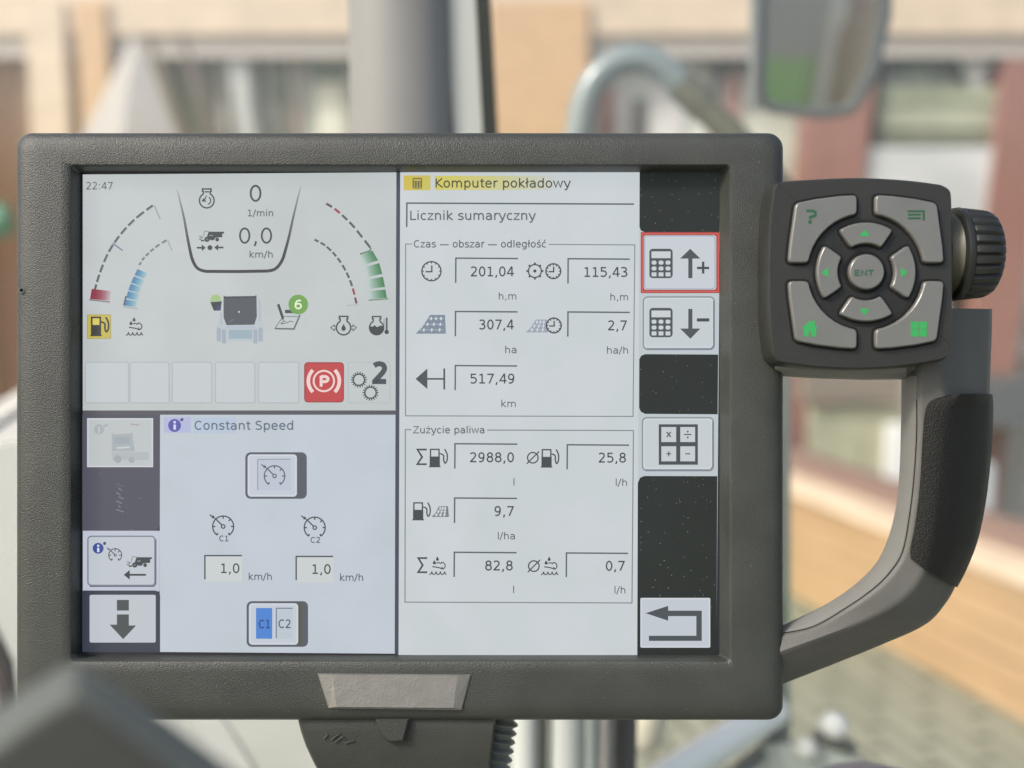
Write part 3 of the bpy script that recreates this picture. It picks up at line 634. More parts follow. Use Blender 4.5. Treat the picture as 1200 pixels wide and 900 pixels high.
# ------------------------------------------------------------------ keypad in front of the right edge
pad_px = [(915, 211), (960, 207.5), (1009, 206), (1060, 208.5), (1098, 213), (1108, 215.5), (1115, 220.5), (1118, 230), (1119, 270), (1119.4, 320), (1119, 396), (1118, 408), (1114, 417), (1104, 424),
          (1060, 431.5), (1009, 435), (960, 433), (918, 428), (907.5, 423), (902.6, 410), (899, 370), (898, 320), (899, 270), (902.6, 230), (906.5, 217)]
pad = [tuple(v[:2]) for v in catmull([(x, y, 0) for x, y in pad_px], 5, True)]
def tr(loop, z, zref=16.0):
    """same true outline as loop has on plane zref, at depth z"""
    return [Vector((P(x, y, zref).x, P(x, y, zref).y, z / 1000)) for x, y in loop]
kb = MB()
kb.loft([tr(inset(pad, 6), -8), tr(inset(pad, .5), -2), tr(pad, 3), tr(pad, 9), tr(inset(pad, .5), 12), tr(inset(pad, 1.7), 14.3), tr(inset(pad, 2.9), 15.4), tr(inset(pad, 4.2), 16.0)])
KEYP = kb.build('keypad', M_PAD, TERM)
# disc round the arrow keys: recess shade put into a darker pad plastic
CX, CY = 1013.2, 319.3
zr = 16.0
def disc_loop(cx, cy, r, n=48): return [(cx + r * math.cos(2 * math.pi * k / n), cy + r * math.sin(2 * math.pi * k / n)) for k in range(n)]
db = MB(); db.loft([tr(disc_loop(CX, CY, 64), 15.9), tr(disc_loop(CX, CY, 63.4), 16.15), tr(disc_loop(CX, CY, 60), 16.2), ], cap0=False)
db.build('dish', M_RING, KEYP)
def key(loop, name, top, symbol=None, gz=16.24, gro=2.8):
    kb = MB(); zt = top
    kb.loft([tr(inset(loop, -gro), gz - .1), tr(inset(loop, -gro), gz)], m=1, cap0=False)
    kb.loft([tr(loop, gz - .05), tr(loop, zt - 1.0), tr(inset(loop, .5), zt - .45), tr(inset(loop, 1.2), zt - .12), tr(inset(loop, 1.9), zt)], cap0=False)
    o = kb.build(name, [M_KEY, M_GROOVE, M_GREEN, M_GREEND], KEYP)
    if symbol:
        a = Art(0, zt + .07, .006); symbol(a)
        me = o.data; b = bmesh.new(); b.from_mesh(me); vs = [b.verts.new(v) for v in a.v]
        for f, q in zip(a.f, a.mi): b.faces.new([vs[i] for i in f]).material_index = 3 if a.mats[q] == M_GREEND else 2
        b.to_mesh(me); b.free()
    return o
def chk(loop, it=2, amt=3.0, ang=25):
    """round the corners of a 2D loop by a radius of about amt"""
    out = []; n = len(loop)
    for i in range(n):
        a, b, c = Vector(loop[i - 1]), Vector(loop[i]), Vector(loop[(i + 1) % n])
        if (b - a).angle(c - b) > R(ang):
            p = b + (a - b).normalized() * min(amt, (a - b).length * .45); q = b + (c - b).normalized() * min(amt, (c - b).length * .45)
            for k in range(5):
                t = k / 4; out.append(tuple(p * (1 - t) ** 2 + b * 2 * t * (1 - t) + q * t * t))
        else: out.append(tuple(b))
    return out
SGN = M_GREEN
SGD = M_GREEND
def q_sym(a): a.line([(945, 247), (952, 247), (955.5, 248.5), (955.5, 252.5), (949.5, 254.5), (949.5, 256.5)], 3.2, SGD); a.rect(947.2, 258, 951.4, 262, SGD)
def l_sym(a): a.line([(1063.5, 247.5), (1082.5, 247.5), (1082.5, 258.5)], 2.4, SGD); a.rect(1064, 250.4, 1079, 252.6, SGD); a.rect(1064, 254.6, 1079, 256.8, SGD)
def h_sym(a): a.poly([(939.5, 385), (949, 375.5), (952.5, 378.5), (952.5, 375), (955, 375), (955, 381), (958.5, 385), (956.5, 385.6), (956.5, 394.5), (950.8, 394.5), (950.8, 389), (947.6, 389), (947.6, 394.5), (942, 394.5), (942, 385.6)], SGN)
def w_sym(a):
    for i, (x0, y0) in enumerate(((1067.4, 377), (1077.2, 377), (1067.4, 386), (1077.2, 386))): a.rect(x0, y0, x0 + 9, y0 + 8.4, SGN)
    a.k += 1
arc_r = 68
def corner(sx, sy, sym):
    aa0 = math.degrees(math.asin(10.5 / arc_r)); arc_pts = [(arc_r * math.cos(R(t)), arc_r * math.sin(R(t))) for t in [aa0 + (90 - 2 * aa0) * k / 9 for k in range(10)]]
    L = arc_pts + [(10.5, 90), (30, 89), (58, 85.5), (82.5, 80.5), (86, 55), (89.5, 30), (91, 10.5)]
    L = [(CX + sx * x, CY + sy * y) for x, y in L]
    return key(chk(L, amt=5.5), 'key', 18.4, sym, gz=16.22)
corner(-1, -1, q_sym); corner(1, -1, l_sym); corner(-1, 1, h_sym); corner(1, 1, w_sym)
def arrow(ang):
    r0, r1, h0, h1 = 33, 58, 32, 33
    L = [(r1 * math.cos(R(t)), r1 * math.sin(R(t))) for t in [-h1 + 2 * h1 * k / 10 for k in range(11)]] + [(r0 * math.cos(R(t)), r0 * math.sin(R(t))) for t in [h0 - 2 * h0 * k / 7 for k in range(8)]]
    ca, sa = math.cos(R(ang)), math.sin(R(ang)); L = [(CX + x * ca - y * sa, CY + x * sa + y * ca) for x, y in L]
    tri = [(50.5, 0), (42.5, 6.2), (42.5, -6.2)]; tri = [(CX + x * ca - y * sa, CY + x * sa + y * ca) for x, y in tri]
    key(chk(L, amt=6.5), 'arrow_key', 18.6, lambda a: a.poly(tri, SGN), gz=16.3)
for an in (0, 90, 180, 270): arrow(an)
key(disc_loop(CX + .3, CY, 20.8, 40), 'enter_key', 18.8, lambda a: a.text('ENT', 1002, 1024.5, 323, 6.6, SGD, w=.16), gz=16.3, gro=4.5)

# rotary knob on the keypad's right side: turned about the x axis
def lathe_x(prof, zc, cy, n=120, rib=0, ribn=26, m=0, mb=None):
    f = (D - zc / 1000) / D; rings = []
    for (px, r, rb) in prof:
        X = (px - 600) * S * f; rr = []
        for k in range(n):
            t = 2 * math.pi * k / n; q = (1 - rb * max(0, math.cos(ribn * t)) ** 2 * .9)
            rr.append(Vector((X, (450 - cy) * S * f + r * q * S * math.cos(t), zc / 1000 + r * q * S * math.sin(t))))
        rings.append(rr)
    mb.loft(rings, m=m)
kn = MB(); lathe_x([(1113.5, 40, 0), (1113.5, 51, 0), (1115, 54, 0), (1120, 55, 0), (1122, 54, 0), (1124, 53, .03), (1126, 54, .07), (1150, 51.5, .07), (1157, 48, .07), (1161, 42, .05), (1163, 36, 0), (1163.4, 10, 0)], -4, 298, 208, mb=kn)
KN = kn.build('rotary_knob', M_KNOB, TERM)
co = MB(); lathe_x([(1100, 42, 0), (1108, 44, 0), (1113, 47, 0), (1113.6, 30, 0)], -4, 298, 64, mb=co); co.build('collar', M_COLLAR, KN)

# handle: sections from the foot of the housing round to the top behind the keypad
HS = [((914, 735), (914, 742), (914, 765), (914, 803)), ((945, 720.5), (952, 734), (966, 746), (978, 778)), ((978, 703), (990, 712.5), (1010, 729), (1030, 757)),
      ((1009, 680), (1022, 690), (1048, 710), (1083, 733)), ((1030, 656), (1043, 669), (1072, 688), (1107, 709)), ((1043, 626), (1057, 645), (1085, 664), (1123, 680)),
      ((1051, 592), (1065, 602), (1097, 618), (1143, 624)), ((1055, 550), (1070, 558), (1104, 568), (1153, 576)), ((1056.5, 500), (1073, 508), (1108, 514), (1158, 518)),
      ((1057, 462), (1073, 468), (1106, 466), (1160, 464)), ((1057, 438), (1074, 441), (1104, 434), (1161, 432)), ((1057, 400), (1078, 400), (1101, 396), (1162.5, 396)), ((1057, 363), (1078, 362), (1101, 361), (1163, 362))]
secs = []
for i, (I, Sm, C, O) in enumerate(HS):
    lift = min(1.0, i / 3); zc = -1 + 5.5 * lift; zs = -4 + 6.5 * lift
    mid = (C[0] * .5 + O[0] * .5, C[1] * .5 + O[1] * .5)
    ib = (I[0] * .75 + O[0] * .25, I[1] * .75 + O[1] * .25); ob = (I[0] * .2 + O[0] * .8, I[1] * .2 + O[1] * .8)
    secs.append([P(*I, -15), P(I[0] * .8 + Sm[0] * .2, I[1] * .8 + Sm[1] * .2, -8), P(*Sm, zs - .6), P(Sm[0] * .8 + C[0] * .2, Sm[1] * .8 + C[1] * .2, zs + .8), P(*C, zc), P(*mid, zc - 7), P(O[0] * .93 + C[0] * .07, O[1] * .93 + C[1] * .07, zc - 16), P(*O, -18), P(*ob, -30), P(*ib, -26)])
cols = [catmull([s_[k] for s_ in secs], 6) for k in range(10)]
rings = []
for i in range(len(cols[0])):
    loop = [cols[k][i] for k in range(10)]; out = []
    for k in range(10):          # soften each corner a little
        a_, b_, c_ = loop[k - 1], loop[k], loop[(k + 1) % 10]
        for t in (.22, .08): out.append(b_ + (a_ - b_) * t)
        for t in (.08, .22): out.append(b_ + (c_ - b_) * t)
    rings.append(out)
hbm = MB(); hbm.loft(rings)
HAN = hbm.build('handle', M_HANDLE, TERM)
seam = MB(); sp_ = catmull([s_[2] + Vector((.0002, 0, .00045)) for s_ in secs[:10]], 6); seam.tube(sp_, .00016, 6); seam.build('seam', M_GROOVE, HAN)
M_TRIM = mat('handle_trim_plastic', (.17, .172, .16), rough=.45, bump=.25, bscale=2200, var=.05, vscale=60)
tm = MB(); tl = []
for s_ in secs[:11]:
    n_ = (s_[2] - s_[0]).normalized(); o_ = Vector((-n_.y, n_.x, 0)) * .0
    tl.append([s_[0], s_[1], s_[2]])
tc_ = [catmull([q[k] for q in tl], 6) for k in range(3)]; rr_ = []
for i in range(len(tc_[0])):
    a_, b_, c_ = (tc_[k][i] for k in range(3)); tg = (tc_[1][min(i + 1, len(tc_[1]) - 1)] - tc_[1][max(i - 1, 0)]).normalized(); nn = tg.cross(c_ - a_).normalized()
    if nn.x > 0: nn = -nn
    rr_.append([a_ + nn * .0003, b_ + nn * .0004, c_ + nn * .0003, c_ - nn * .0006, b_ - nn * .0006, a_ - nn * .0006])
tm.loft(rr_); tm.build('inner_trim', M_TRIM, HAN)
# cross arm behind the keypad
ab = MB(); AR = []
for x, b in ((908, 0), (960, 3), (1010, 4.5), (1062, 4), (1100, 0)):
    AR.append([P(x, 300, 1), P(x, 425 + b, 1.5), P(x, 431 + b, .5), P(x, 437 + b, -4), P(x, 439.5 + b, -11), P(x, 438 + b, -20), P(x, 300, -22)])
ab.loft(AR); ab.build('cross_arm', M_HANDLE, HAN)
tb_ = MB(); tb_.loft([[AR[i][1] + Vector((0, 0, .0003)), AR[i][2] + Vector((0, -.0003, .0003)), AR[i][3] + Vector((0, -.0004, .0002)), AR[i][4] + Vector((0, -.0004, 0)), AR[i][4] + Vector((0, .0006, 0)), AR[i][3] + Vector((0, .0008, -.0006)), AR[i][2] + Vector((0, .0008, -.0006)), AR[i][1] + Vector((0, 0, -.0006))] for i in range(len(AR) - 1)]); tb_.build('inner_trim', M_TRIM, HAN)
# rubber grip, a little proud of the handle
GS = [((1110, 463.5), (1130, 461.5), (1161, 462)), ((1092, 469), (1123, 471), (1161.6, 474)), ((1084, 482), (1115, 484), (1161.4, 486)), ((1080.5, 520), (1111, 522), (1159.6, 525)),
      ((1077.5, 570), (1106, 574), (1154, 580)), ((1072, 615), (1099, 624), (1144, 631)), ((1066.5, 643), (1092, 658), (1130, 668)), ((1067, 655), (1090, 671), (1119.5, 688))]
gs = []
for L, C, O in GS:
    m1 = (C[0] * .52 + O[0] * .48, C[1] * .52 + O[1] * .48); m2 = (C[0] * .10 + O[0] * .90, C[1] * .10 + O[1] * .90); mm = ((L[0] + C[0]) / 2, (L[1] + C[1]) / 2)
    ob = (O[0] * .85 + L[0] * .15, O[1] * .85 + L[1] * .15)
    gs.append([P(*L, 2.6), P(L[0] + .6, L[1], 4.5), P(*mm, 5.6), P(*C, 5.5), P(*m1, 1.4), P(*m2, -7.5), P(O[0] + 1.4, O[1], -15), P(O[0] + 1.4, O[1], -20), P(*ob, -27), P(L[0] + 20, L[1], -16)])
gc = [catmull([s_[k] for s_ in gs], 7) for k in range(10)]
gr = []
for i in range(len(gc[0])):
    loop = [gc[k][i] for k in range(10)]; out = []
    sm = catmull(loop[1:9], 4); gr.append([loop[0]] + sm + [loop[9]])
gm = MB(); gm.loft(gr); gm.build('grip_pad', M_GRIP, HAN)

# ------------------------------------------------------------------ bracket and hose below
BR = empty('mounting_bracket', 'dark grey plastic bracket with a clip carrying the display from below', 'bracket', MD)
bb = MB()
def brow(y, x0, x1, zf, zb): return [P(x0, y, zb), P(x0, y, zf - 2), P(x0 + 2, y, zf), P((x0 + x1) / 2, y, zf + .6), P(x1 - 2, y, zf), P(x1, y, zf - 2), P(x1, y, zb)]
bb.loft([brow(836, 349, 583, -6, -34), brow(846, 350, 581, -5, -34), brow(858, 353, 579, -5.4, -34), brow(875, 359, 577, -6, -34), brow(892, 367, 575, -7.5, -34), brow(915, 379, 572, -10, -34), brow(1010, 395, 560, -16, -34)])
bb.build('body', M_BRKT, BR)
cb = MB(); cl = [(440, 842), (480, 842), (478, 850), (473, 869), (456, 870), (449, 864), (443, 852)]
cb.loft([[P(x, y, -6) for x, y in cl], [P(x, y, -2.6) for x, y in cl], [P(x, y, -1.9) for x, y in inset(cl, 2)]]); cb.build('clip', M_BRKT, BR)
a = Art(0, -4.7, .01); c = M_PLATE
eb = MB()
for x0, y0, x1, y1 in ((379, 866, 384, 861), (388, 867, 398, 860), (392, 870, 402, 863), (398, 862, 404, 866), (404, 871, 415, 868)): eb.tube([P(x0, y0, -4.9), P(x1, y1, -4.9)], .00028, 6)
eb.build('embossed_mark', M_BRKT, BR)
HO = MB(); pts = []; rad = []
p0, p1 = P(590, 834, -36), P(562, 1010, -30)
for k in range(140):
    t = k / 139; pts.append(p0.lerp(p1, t) + Vector((0, 0, 0))); rad.append(.0062 + .0011 * math.sin(t * 2 * math.pi * 17))
HO.tube(pts, rad, 18)
M_HOSE = mat('hose_plastic', (.20, .215, .19), rough=.4, spec=.5)
ho = HO.build('corrugated_hose', M_HOSE, None); ho.matrix_world = MD
tag(ho, 'pale corrugated cable hose hanging behind the bracket under the display', 'hose')

# ------------------------------------------------------------------ blurred console corner close to the lens
M_CONS = mat('console_plastic', (.085, .095, .082), rough=.5, bump=.3, bscale=900)
M_CONS2 = mat('console_shaded', (.020, .022, .020), rough=.6)  # darker than the shell: sky light on the rim put into the colours
def N_(px, py, z): return P(px, py, z)
out_l = [(-90, 905), (-30, 850), (35, 806), (85, 776), (122, 796), (200, 849), (275, 905), (330, 960), (340, 1010), (-90, 1010)]
in_l = [(-60, 925), (-10, 880), (45, 840), (86, 815), (118, 834), (180, 880), (240, 930), (275, 985), (280, 1010), (-60, 1010)]
CN = empty('console_corner', 'out of focus dark grey console corner rising at the lower edge, nearest the camera', 'console', MD)
cb = MB(); cb.loft([[N_(x, y, 215) for x, y in chk(out_l, amt=12, ang=-1)], [N_(x, y, 243) for x, y in chk(out_l, amt=12, ang=-1)], [N_(x, y, 250) for x, y in chk(in_l, amt=9, ang=-1)]]); cb.build('shell', M_CONS, CN)
ib = MB(); ib.loft([[N_(x, y, 250.2) for x, y in chk(inset(in_l, 5), amt=16, ang=-1)], [N_(x, y, 251.2) for x, y in chk(inset(in_l, 9), amt=14, ang=-1)]]); ib.build('shaded_face', M_CONS2, CN)

# ------------------------------------------------------------------ cab parts beyond the display
M_PIL = mat('pillar_grey', (.22, .22, .21), rough=.45, var=.05, vscale=8)
M_PILD = mat('pillar_trim', (.42, .45, .42), rough=.4)
M_SEAL = mat('seal_rubber', (.012, .016, .012), rough=.6)
M_PALE = mat('pale_paint', (.56, .555, .54), rough=.4, coat=.3, var=.05, vscale=6)
M_PALEG = mat('pale_green_grey', (.50, .53, .50), rough=.3, coat=.4)
M_DKG = mat('dark_plastic', (.085, .09, .087), rough=.5)
M_PIPE = mat('blue_grey_pipe', (.20, .235, .235), rough=.3, coat=.5)
M_PIPED = mat('olive_pipe', (.13, .125, .09), rough=.5)
M_GLASS = bpy.data.materials.new('clear_glass'); M_GLASS.use_nodes = True
n = M_GLASS.node_tree.nodes; l = M_GLASS.node_tree.links; n.remove(n['Principled BSDF'])
tb = n.new('ShaderNodeBsdfTransparent'); tb.inputs[0].default_value = (.97, .985, .975, 1); gb = n.new('ShaderNodeBsdfGlossy'); gb.inputs['Roughness'].default_value = .12
fr = n.new('ShaderNodeMixShader'); fr.inputs[0].default_value = .06
l.new(tb.outputs[0], fr.inputs[1]); l.new(gb.outputs[0], fr.inputs[2]); l.new(fr.outputs[0], n['Material Output'].inputs[0])

def up(x0, x1, ytop, ybot, Y, depth, name, m, par, lean=0.0):
    """upright member whose front spans x0..x1 (photo px) at depth Y"""
    mb = MB(); t0, t1 = W(x0, ytop, Y), W(x1, ytop, Y); b0, b1 = W(x0 + lean, ybot, Y), W(x1 + lean, ybot, Y); d = Vector((0, depth, 0))
    rw = (t1 - t0).length * .18
    def sec(a, b):
        e = (b - a).normalized(); L = [a + e * 0 + d * .25, a + e * rw, b - e * rw, b + d * .25, b + d * .8, b - e * rw + d, a + e * rw + d, a + d * .8]
        return L
    mb.loft([sec(b0, b1), sec(t0, t1)]); return mb.build(name, m, par)
CP = empty('cab_pillar', 'broad grey cab pillar with a black seal rising behind the display', 'pillar', loc=W(480, 900, .80))
CP.matrix_world = Matrix.Identity(4)
mb = MB()
def pill(y, sh):
    c0 = W(408 + sh, y, .78); c1 = W(535 + sh, y, .78); cx = (c0 + c1) / 2; r = (c1 - c0).length / 2
    return [cx + Vector((-r * math.cos(t), -r * .8 * math.sin(t) + .02, 0)) for t in [math.pi * k / 14 for k in range(15)]] + [c1 + Vector((0, .06, 0)), c0 + Vector((0, .06, 0))]
mb.loft([pill(1250, 20), pill(-420, -14)]); mb.build('post', M_PIL, CP)
mb = MB(); mb.loft([[W(x + sh, y, q) for x, q in ((522, .79), (556, .79), (560, .84), (522, .84))] for y, sh in ((1250, 70), (-420, -22))]); mb.build('trim', M_PILD, CP)
mb = MB(); mb.loft([[W(x + sh, y, q) for x, q in ((557.5, .785), (572.5, .785), (574, .84), (557.5, .84))] for y, sh in ((1250, 70), (-420, -22))]); mb.build('seal', M_SEAL, CP)
# glass either side of the pillar
def pane(x0, x1, y0, y1, Y, name):
    mb = MB(); a_, b_, c_, d_ = W(x0, y0, Y), W(x1, y0, Y), W(x1, y1, Y), W(x0, y1, Y); off = Vector((0, .006, 0)); mb.prism([a_, b_, c_, d_], off); return mb.build(name, M_GLASS, None, smooth=False)
tag(pane(571, 1900, -420, 1250, .82, 'windscreen'), 'clear window pane to the right of the grey cab pillar', 'window')
tag(pane(-700, 409, -420, 1250, .82, 'windscreen'), 'clear window pane to the left of the grey cab pillar', 'window')
DP = up(916, 929, 430, 1200, 1.0, .03, 'door_post', mat('door_post_grey', (.24, .27, .255), rough=.4), None); tag(DP, 'slim grey green upright post just beyond the display edge and handle', 'post')
# bonnet at the lower left, beyond the windscreen
HD = empty('bonnet', 'pale curved machine bonnet seen beneath and left of the display', 'bonnet'); HD.matrix_world = Matrix.Identity(4)
mb = MB(); rr = []
for Y, yt in ((1.05, 500), (1.3, 430), (1.8, 345), (2.4, 292), (2.5, 310)):
    row = []
    for k in range(13):
        t = -1 + 2 * k / 12; row.append(Vector((W(120, yt, Y).x * 0 - .33 + t * .42, Y, W(120, yt, Y).z - .12 * t * t - (.10 if abs(t) > .95 else 0))))
    row += [Vector((.10, Y, .9)), Vector((-.76, Y, .9))]; rr.append(row)
mb.loft(rr); mb.build('panel', M_PALE, HD)
mb = MB()
for q in (.55, -.5):
    mb.tube([Vector((-.33 + q * .42, Y, W(120, yt, Y).z - .12 * q * q + .002)) for Y, yt in ((1.06, 500), (1.3, 430), (1.8, 345), (2.39, 292))], .006, 8)
mb.build('crease', M_PIL, HD)
mb = MB(); mb.loft([[W(218, 838, .96), W(262, 838, .96), W(340, 960, .90), W(262, 960, .90)], [W(222, 838, .95), W(258, 838, .95), W(334, 960, .89), W(268, 960, .89)]]); mb.build('shading_band', mat('shading_grey', (.36, .355, .34), rough=.5), HD)  # grey band added for the soft diagonal shading on the bonnet
# trunking at the foot of the pillar
DB = empty('dashboard_trunking', 'row of pale vertical ducts at the bottom, right of the corrugated hose', 'trunking'); DB.matrix_world = Matrix.Identity(4)
def duct(x0, x1, m, name, Y=.70, ytop=700):
    a_, b_ = W(x0, 870, Y), W(x1, 870, Y); r = (b_ - a_).length / 2; c_ = (a_ + b_) / 2
    mb = MB(); mb.tube([Vector((c_.x, c_.y + r, W(0, 1250, Y).z)), Vector((c_.x, c_.y + r, W(0, ytop, Y).z))], r, 20); return mb.build(name, m, DB)
duct(599, 634, M_PALEG, 'duct'); duct(641, 688, M_PALEG, 'duct'); duct(633.5, 640, M_SEAL, 'seal'); duct(689, 702, M_PIPE, 'duct'); duct(703, 719, M_PIL, 'duct'); duct(720, 748, M_DKG, 'duct', .72)
mb = MB(); mb.tube([W(770, 825, .80), W(757, 866, .80), W(756, 871, .80), W(755, 876, .80), W(754, 880, .80)], [.0105, .0125, .011, .0075, .002], 16); t_ = mb.build('lamp_bulb', mat('cream_plastic', (.62, .60, .48), rough=.4), None); tag(t_, 'small cream rounded knob hanging under the display edge', 'knob')
mb = MB(); mb.tube([W(735, 945, .86), W(795, 903, .91), W(885, 846, .98), W(908, 831, 1.0)], .0158, 20); t_ = mb.build('diagonal_strut', mat('bright_strut', (.84, .86, .84), rough=.3, coat=.4), None); tag(t_, 'pale shiny diagonal tube crossing below the lower right display corner', 'tube')
mb = MB(); mb.tube([W(800, 955, .89), W(868, 902, .96), W(904, 872, 1.0), W(911, 835, 1.01), W(912, 700, 1.01)], .008, 16); t_ = mb.build('dark_strut', mat('dark_strut', (.10, .115, .115), rough=.4), None); tag(t_, 'thin dark tube running under the pale diagonal tube', 'tube')
# metal casting with two bright studs
CA = empty('hinge_casting', 'blurred grey green metal casting with two bright studs on the door side', 'hinge'); CA.matrix_world = Matrix.Identity(4)
mb = MB(); cs = chk([(885, 870), (925, 866), (960, 873), (1000, 880), (1018, 892), (1030, 960), (880, 960)], amt=16); mb.loft([[W(x, y, 1.0) for x, y in cs], [W(x, y, .98) for x, y in inset(cs, 6)]]); mb.build('body', M_PALEG, CA)
M_STUD = mat('bright_stud', (.62, .61, .60), rough=.5)
def stud(x, y, r, n_):
    mb = MB(); c_ = W(x, y, .99); mb.tube([c_, c_ + Vector((0, -.014, .006)), c_ + Vector((0, -.020, .009)), c_ + Vector((0, -.023, .0105))], [r, r, r * .8, r * .35], 18); mb.build(n_, M_STUD, CA)
stud(941, 877, .0105, 'stud'); stud(974, 850, .0125, 'stud')
mb = MB(); mb.tube([W(955, 864, .98), W(975, 868, .98), W(1000, 878, .98)], .007, 12); mb.build('lip', M_DKG, CA)
mb = MB(); mb.loft([[W(x, y, .60) for x, y in chk([(950, 905), (985, 892), (1030, 893), (1075, 906), (1110, 960), (930, 960)], amt=20, ang=-1)], [W(x, y, .57) for x, y in chk([(960, 915), (990, 900), (1030, 900), (1065, 915), (1095, 960), (940, 960)], amt=20, ang=-1)]])
t_ = mb.build('armrest_edge', mat('mauve_grey', (.26, .25, .27), rough=.5), None); tag(t_, 'rounded mauve grey edge peeking over the bottom right of the casting', 'armrest')
# bent pipe and mirror
BP = empty('bent_pipe', 'thick bent blue grey pipe arching above the display top edge', 'pipe'); BP.matrix_world = Matrix.Identity(4)
arc1 = [W(672, 330, 1.3), W(676, 200, 1.3)] + [W(x, y, 1.3) for x, y in ((680, 150), (690, 108), (712, 80), (745, 69), (775, 79), (800, 101))]
mb = MB(); mb.tube(catmull(arc1, 6), .0165, 18); mb.build('arch', M_PIPE, BP)
mb = MB(); mb.tube(catmull([W(796, 97, 1.3), W(826, 127, 1.3), W(860, 160, 1.3), W(900, 205, 1.3), W(960, 280, 1.3)], 5), [.0185] * 5 + [.0165] * 16, 18); mb.build('arm', M_PIPED, BP)
MI = empty('wing_mirror', 'dark framed tilted wing mirror reflecting green and tan above the keypad', 'mirror'); MI.matrix_world = Matrix.Identity(4)
ml = chk([(893, -120), (1052, -120), (1045, 20), (1030, 85), (1004, 134), (960, 140), (895, 132), (884, 112)], amt=16)
MZ = W(960, 60, 1.3).z
def mo(loop, Y):
    out = []
    for x, y in loop:
        d = MC.to_3x3() @ Vector(((x - 600) / FPX, (450 - y) / FPX, -1)); k = .25
        out.append(Vector((0, 0, CAMH)) + d * ((Y + k * (MZ - CAMH)) / (d.y + k * d.z)))
    return out
mb = MB(); mb.loft([mo(inset(ml, 14), 1.34), mo(ml, 1.30), mo(ml, 1.26), mo(inset(ml, 3), 1.25), mo(inset(ml, 11), 1.252), mo(inset(ml, 13), 1.262)]); mb.build('shell', M_DKG, MI)
mb = MB(); mb.tube([W(885, 128, 1.33), W(885, -200, 1.33)], .0065, 12); mb.build('arm', mat('mirror_arm_grey', (.17, .18, .175), rough=.5), MI)
M_MIR = mat('mirror_silver', (.86, .87, .86), rough=.02, metal=1.0)
mb = MB(); mb.loft([mo(inset(ml, 12), 1.2615), mo(inset(ml, 12), 1.2605)]); mg = mb.build('mirror_glass', M_MIR, MI, smooth=False)

# ------------------------------------------------------------------ ground and buildings
def wood(name, c, var=.2, sc=(2, 2, 14)):
    m = mat(name, c, rough=.65, spec=.3); n = m.node_tree.nodes; l = m.node_tree.links; b = n['Principled BSDF']
    tc = n.new('ShaderNodeTexCoord'); mp = n.new('ShaderNodeMapping'); mp.inputs['Scale'].default_value = sc; l.new(tc.outputs['Object'], mp.inputs['Vector'])
    t = n.new('ShaderNodeTexNoise'); t.inputs['Scale'].default_value = 3; t.inputs['Detail'].default_value = 6; l.new(mp.outputs[0], t.inputs['Vector'])
    cr = n.new('ShaderNodeMix'); cr.data_type = 'RGBA'; l.new(t.outputs['Fac'], cr.inputs['Factor'])
    cr.inputs['A'].default_value = (*[v * (1 - var) for v in c], 1); cr.inputs['B'].default_value = (*[min(.95, v * (1 + var)) for v in c], 1)
    l.new(cr.outputs['Result'], b.inputs['Base Color']); return m
M_TAN = wood('tan_timber', (.54, .355, .20), .28); M_TANL = wood('pale_timber', (.60, .48, .36), .22, (1.2, 1.2, 2)); M_ORG = wood('orange_timber', (.44, .295, .165), .22, (.7, .7, .9))
M_BRN = wood('brown_timber', (.24, .15, .09)); M_RED = wood('red_brown_timber', (.27, .135, .11), .3); M_CAP = wood('ledge_timber', (.66, .53, .40), .3, (.8, .8, 3))
M_WALL = mat('grey_plaster', (.50, .48, .44), rough=.8, var=.12, vscale=1.2)
M_WHT = mat('white_cloth', (.74, .75, .74), rough=.7, var=.06, vscale=3)
M_WDK = mat('dark_opening', (.13, .135, .11), rough=.5)
M_LEAF = mat('hedge_leaf', (.24, .25, .17), rough=.6, var=.4, vscale=9)
M_CREAM = mat('cream_wall', (.50, .49, .34), rough=.8, var=.2, vscale=4)
M_GND = bpy.data.materials.new('block_paving'); M_GND.use_nodes = True
n = M_GND.node_tree.nodes; l = M_GND.node_tree.links; b = n['Principled BSDF']; b.inputs['Roughness'].default_value = .85
tc = n.new('ShaderNodeTexCoord'); mp = n.new('ShaderNodeMapping'); mp.inputs['Rotation'].default_value = (0, 0, R(8)); l.new(tc.outputs['Object'], mp.inputs['Vector'])
bt = n.new('ShaderNodeTexBrick'); bt.inputs['Scale'].default_value = 1; bt.inputs['Brick Width'].default_value = .42; bt.inputs['Row Height'].default_value = .135; bt.inputs['Mortar Size'].default_value = .022
bt.inputs['Color1'].default_value = (.325, .33, .26, 1); bt.inputs['Color2'].default_value = (.255, .26, .20, 1); bt.inputs['Mortar'].default_value = (.13, .135, .10, 1)
mp.inputs['Rotation'].default_value = (0, 0, R(77)); l.new(mp.outputs[0], bt.inputs['Vector']); l.new(bt.outputs['Color'], b.inputs['Base Color'])
g = mk('ground', [(-150, -150, 0), (150, -150, 0), (150, 150, 0), (-150, 150, 0)], [(0, 1, 2, 3)], M_GND); g['kind'] = 'structure'

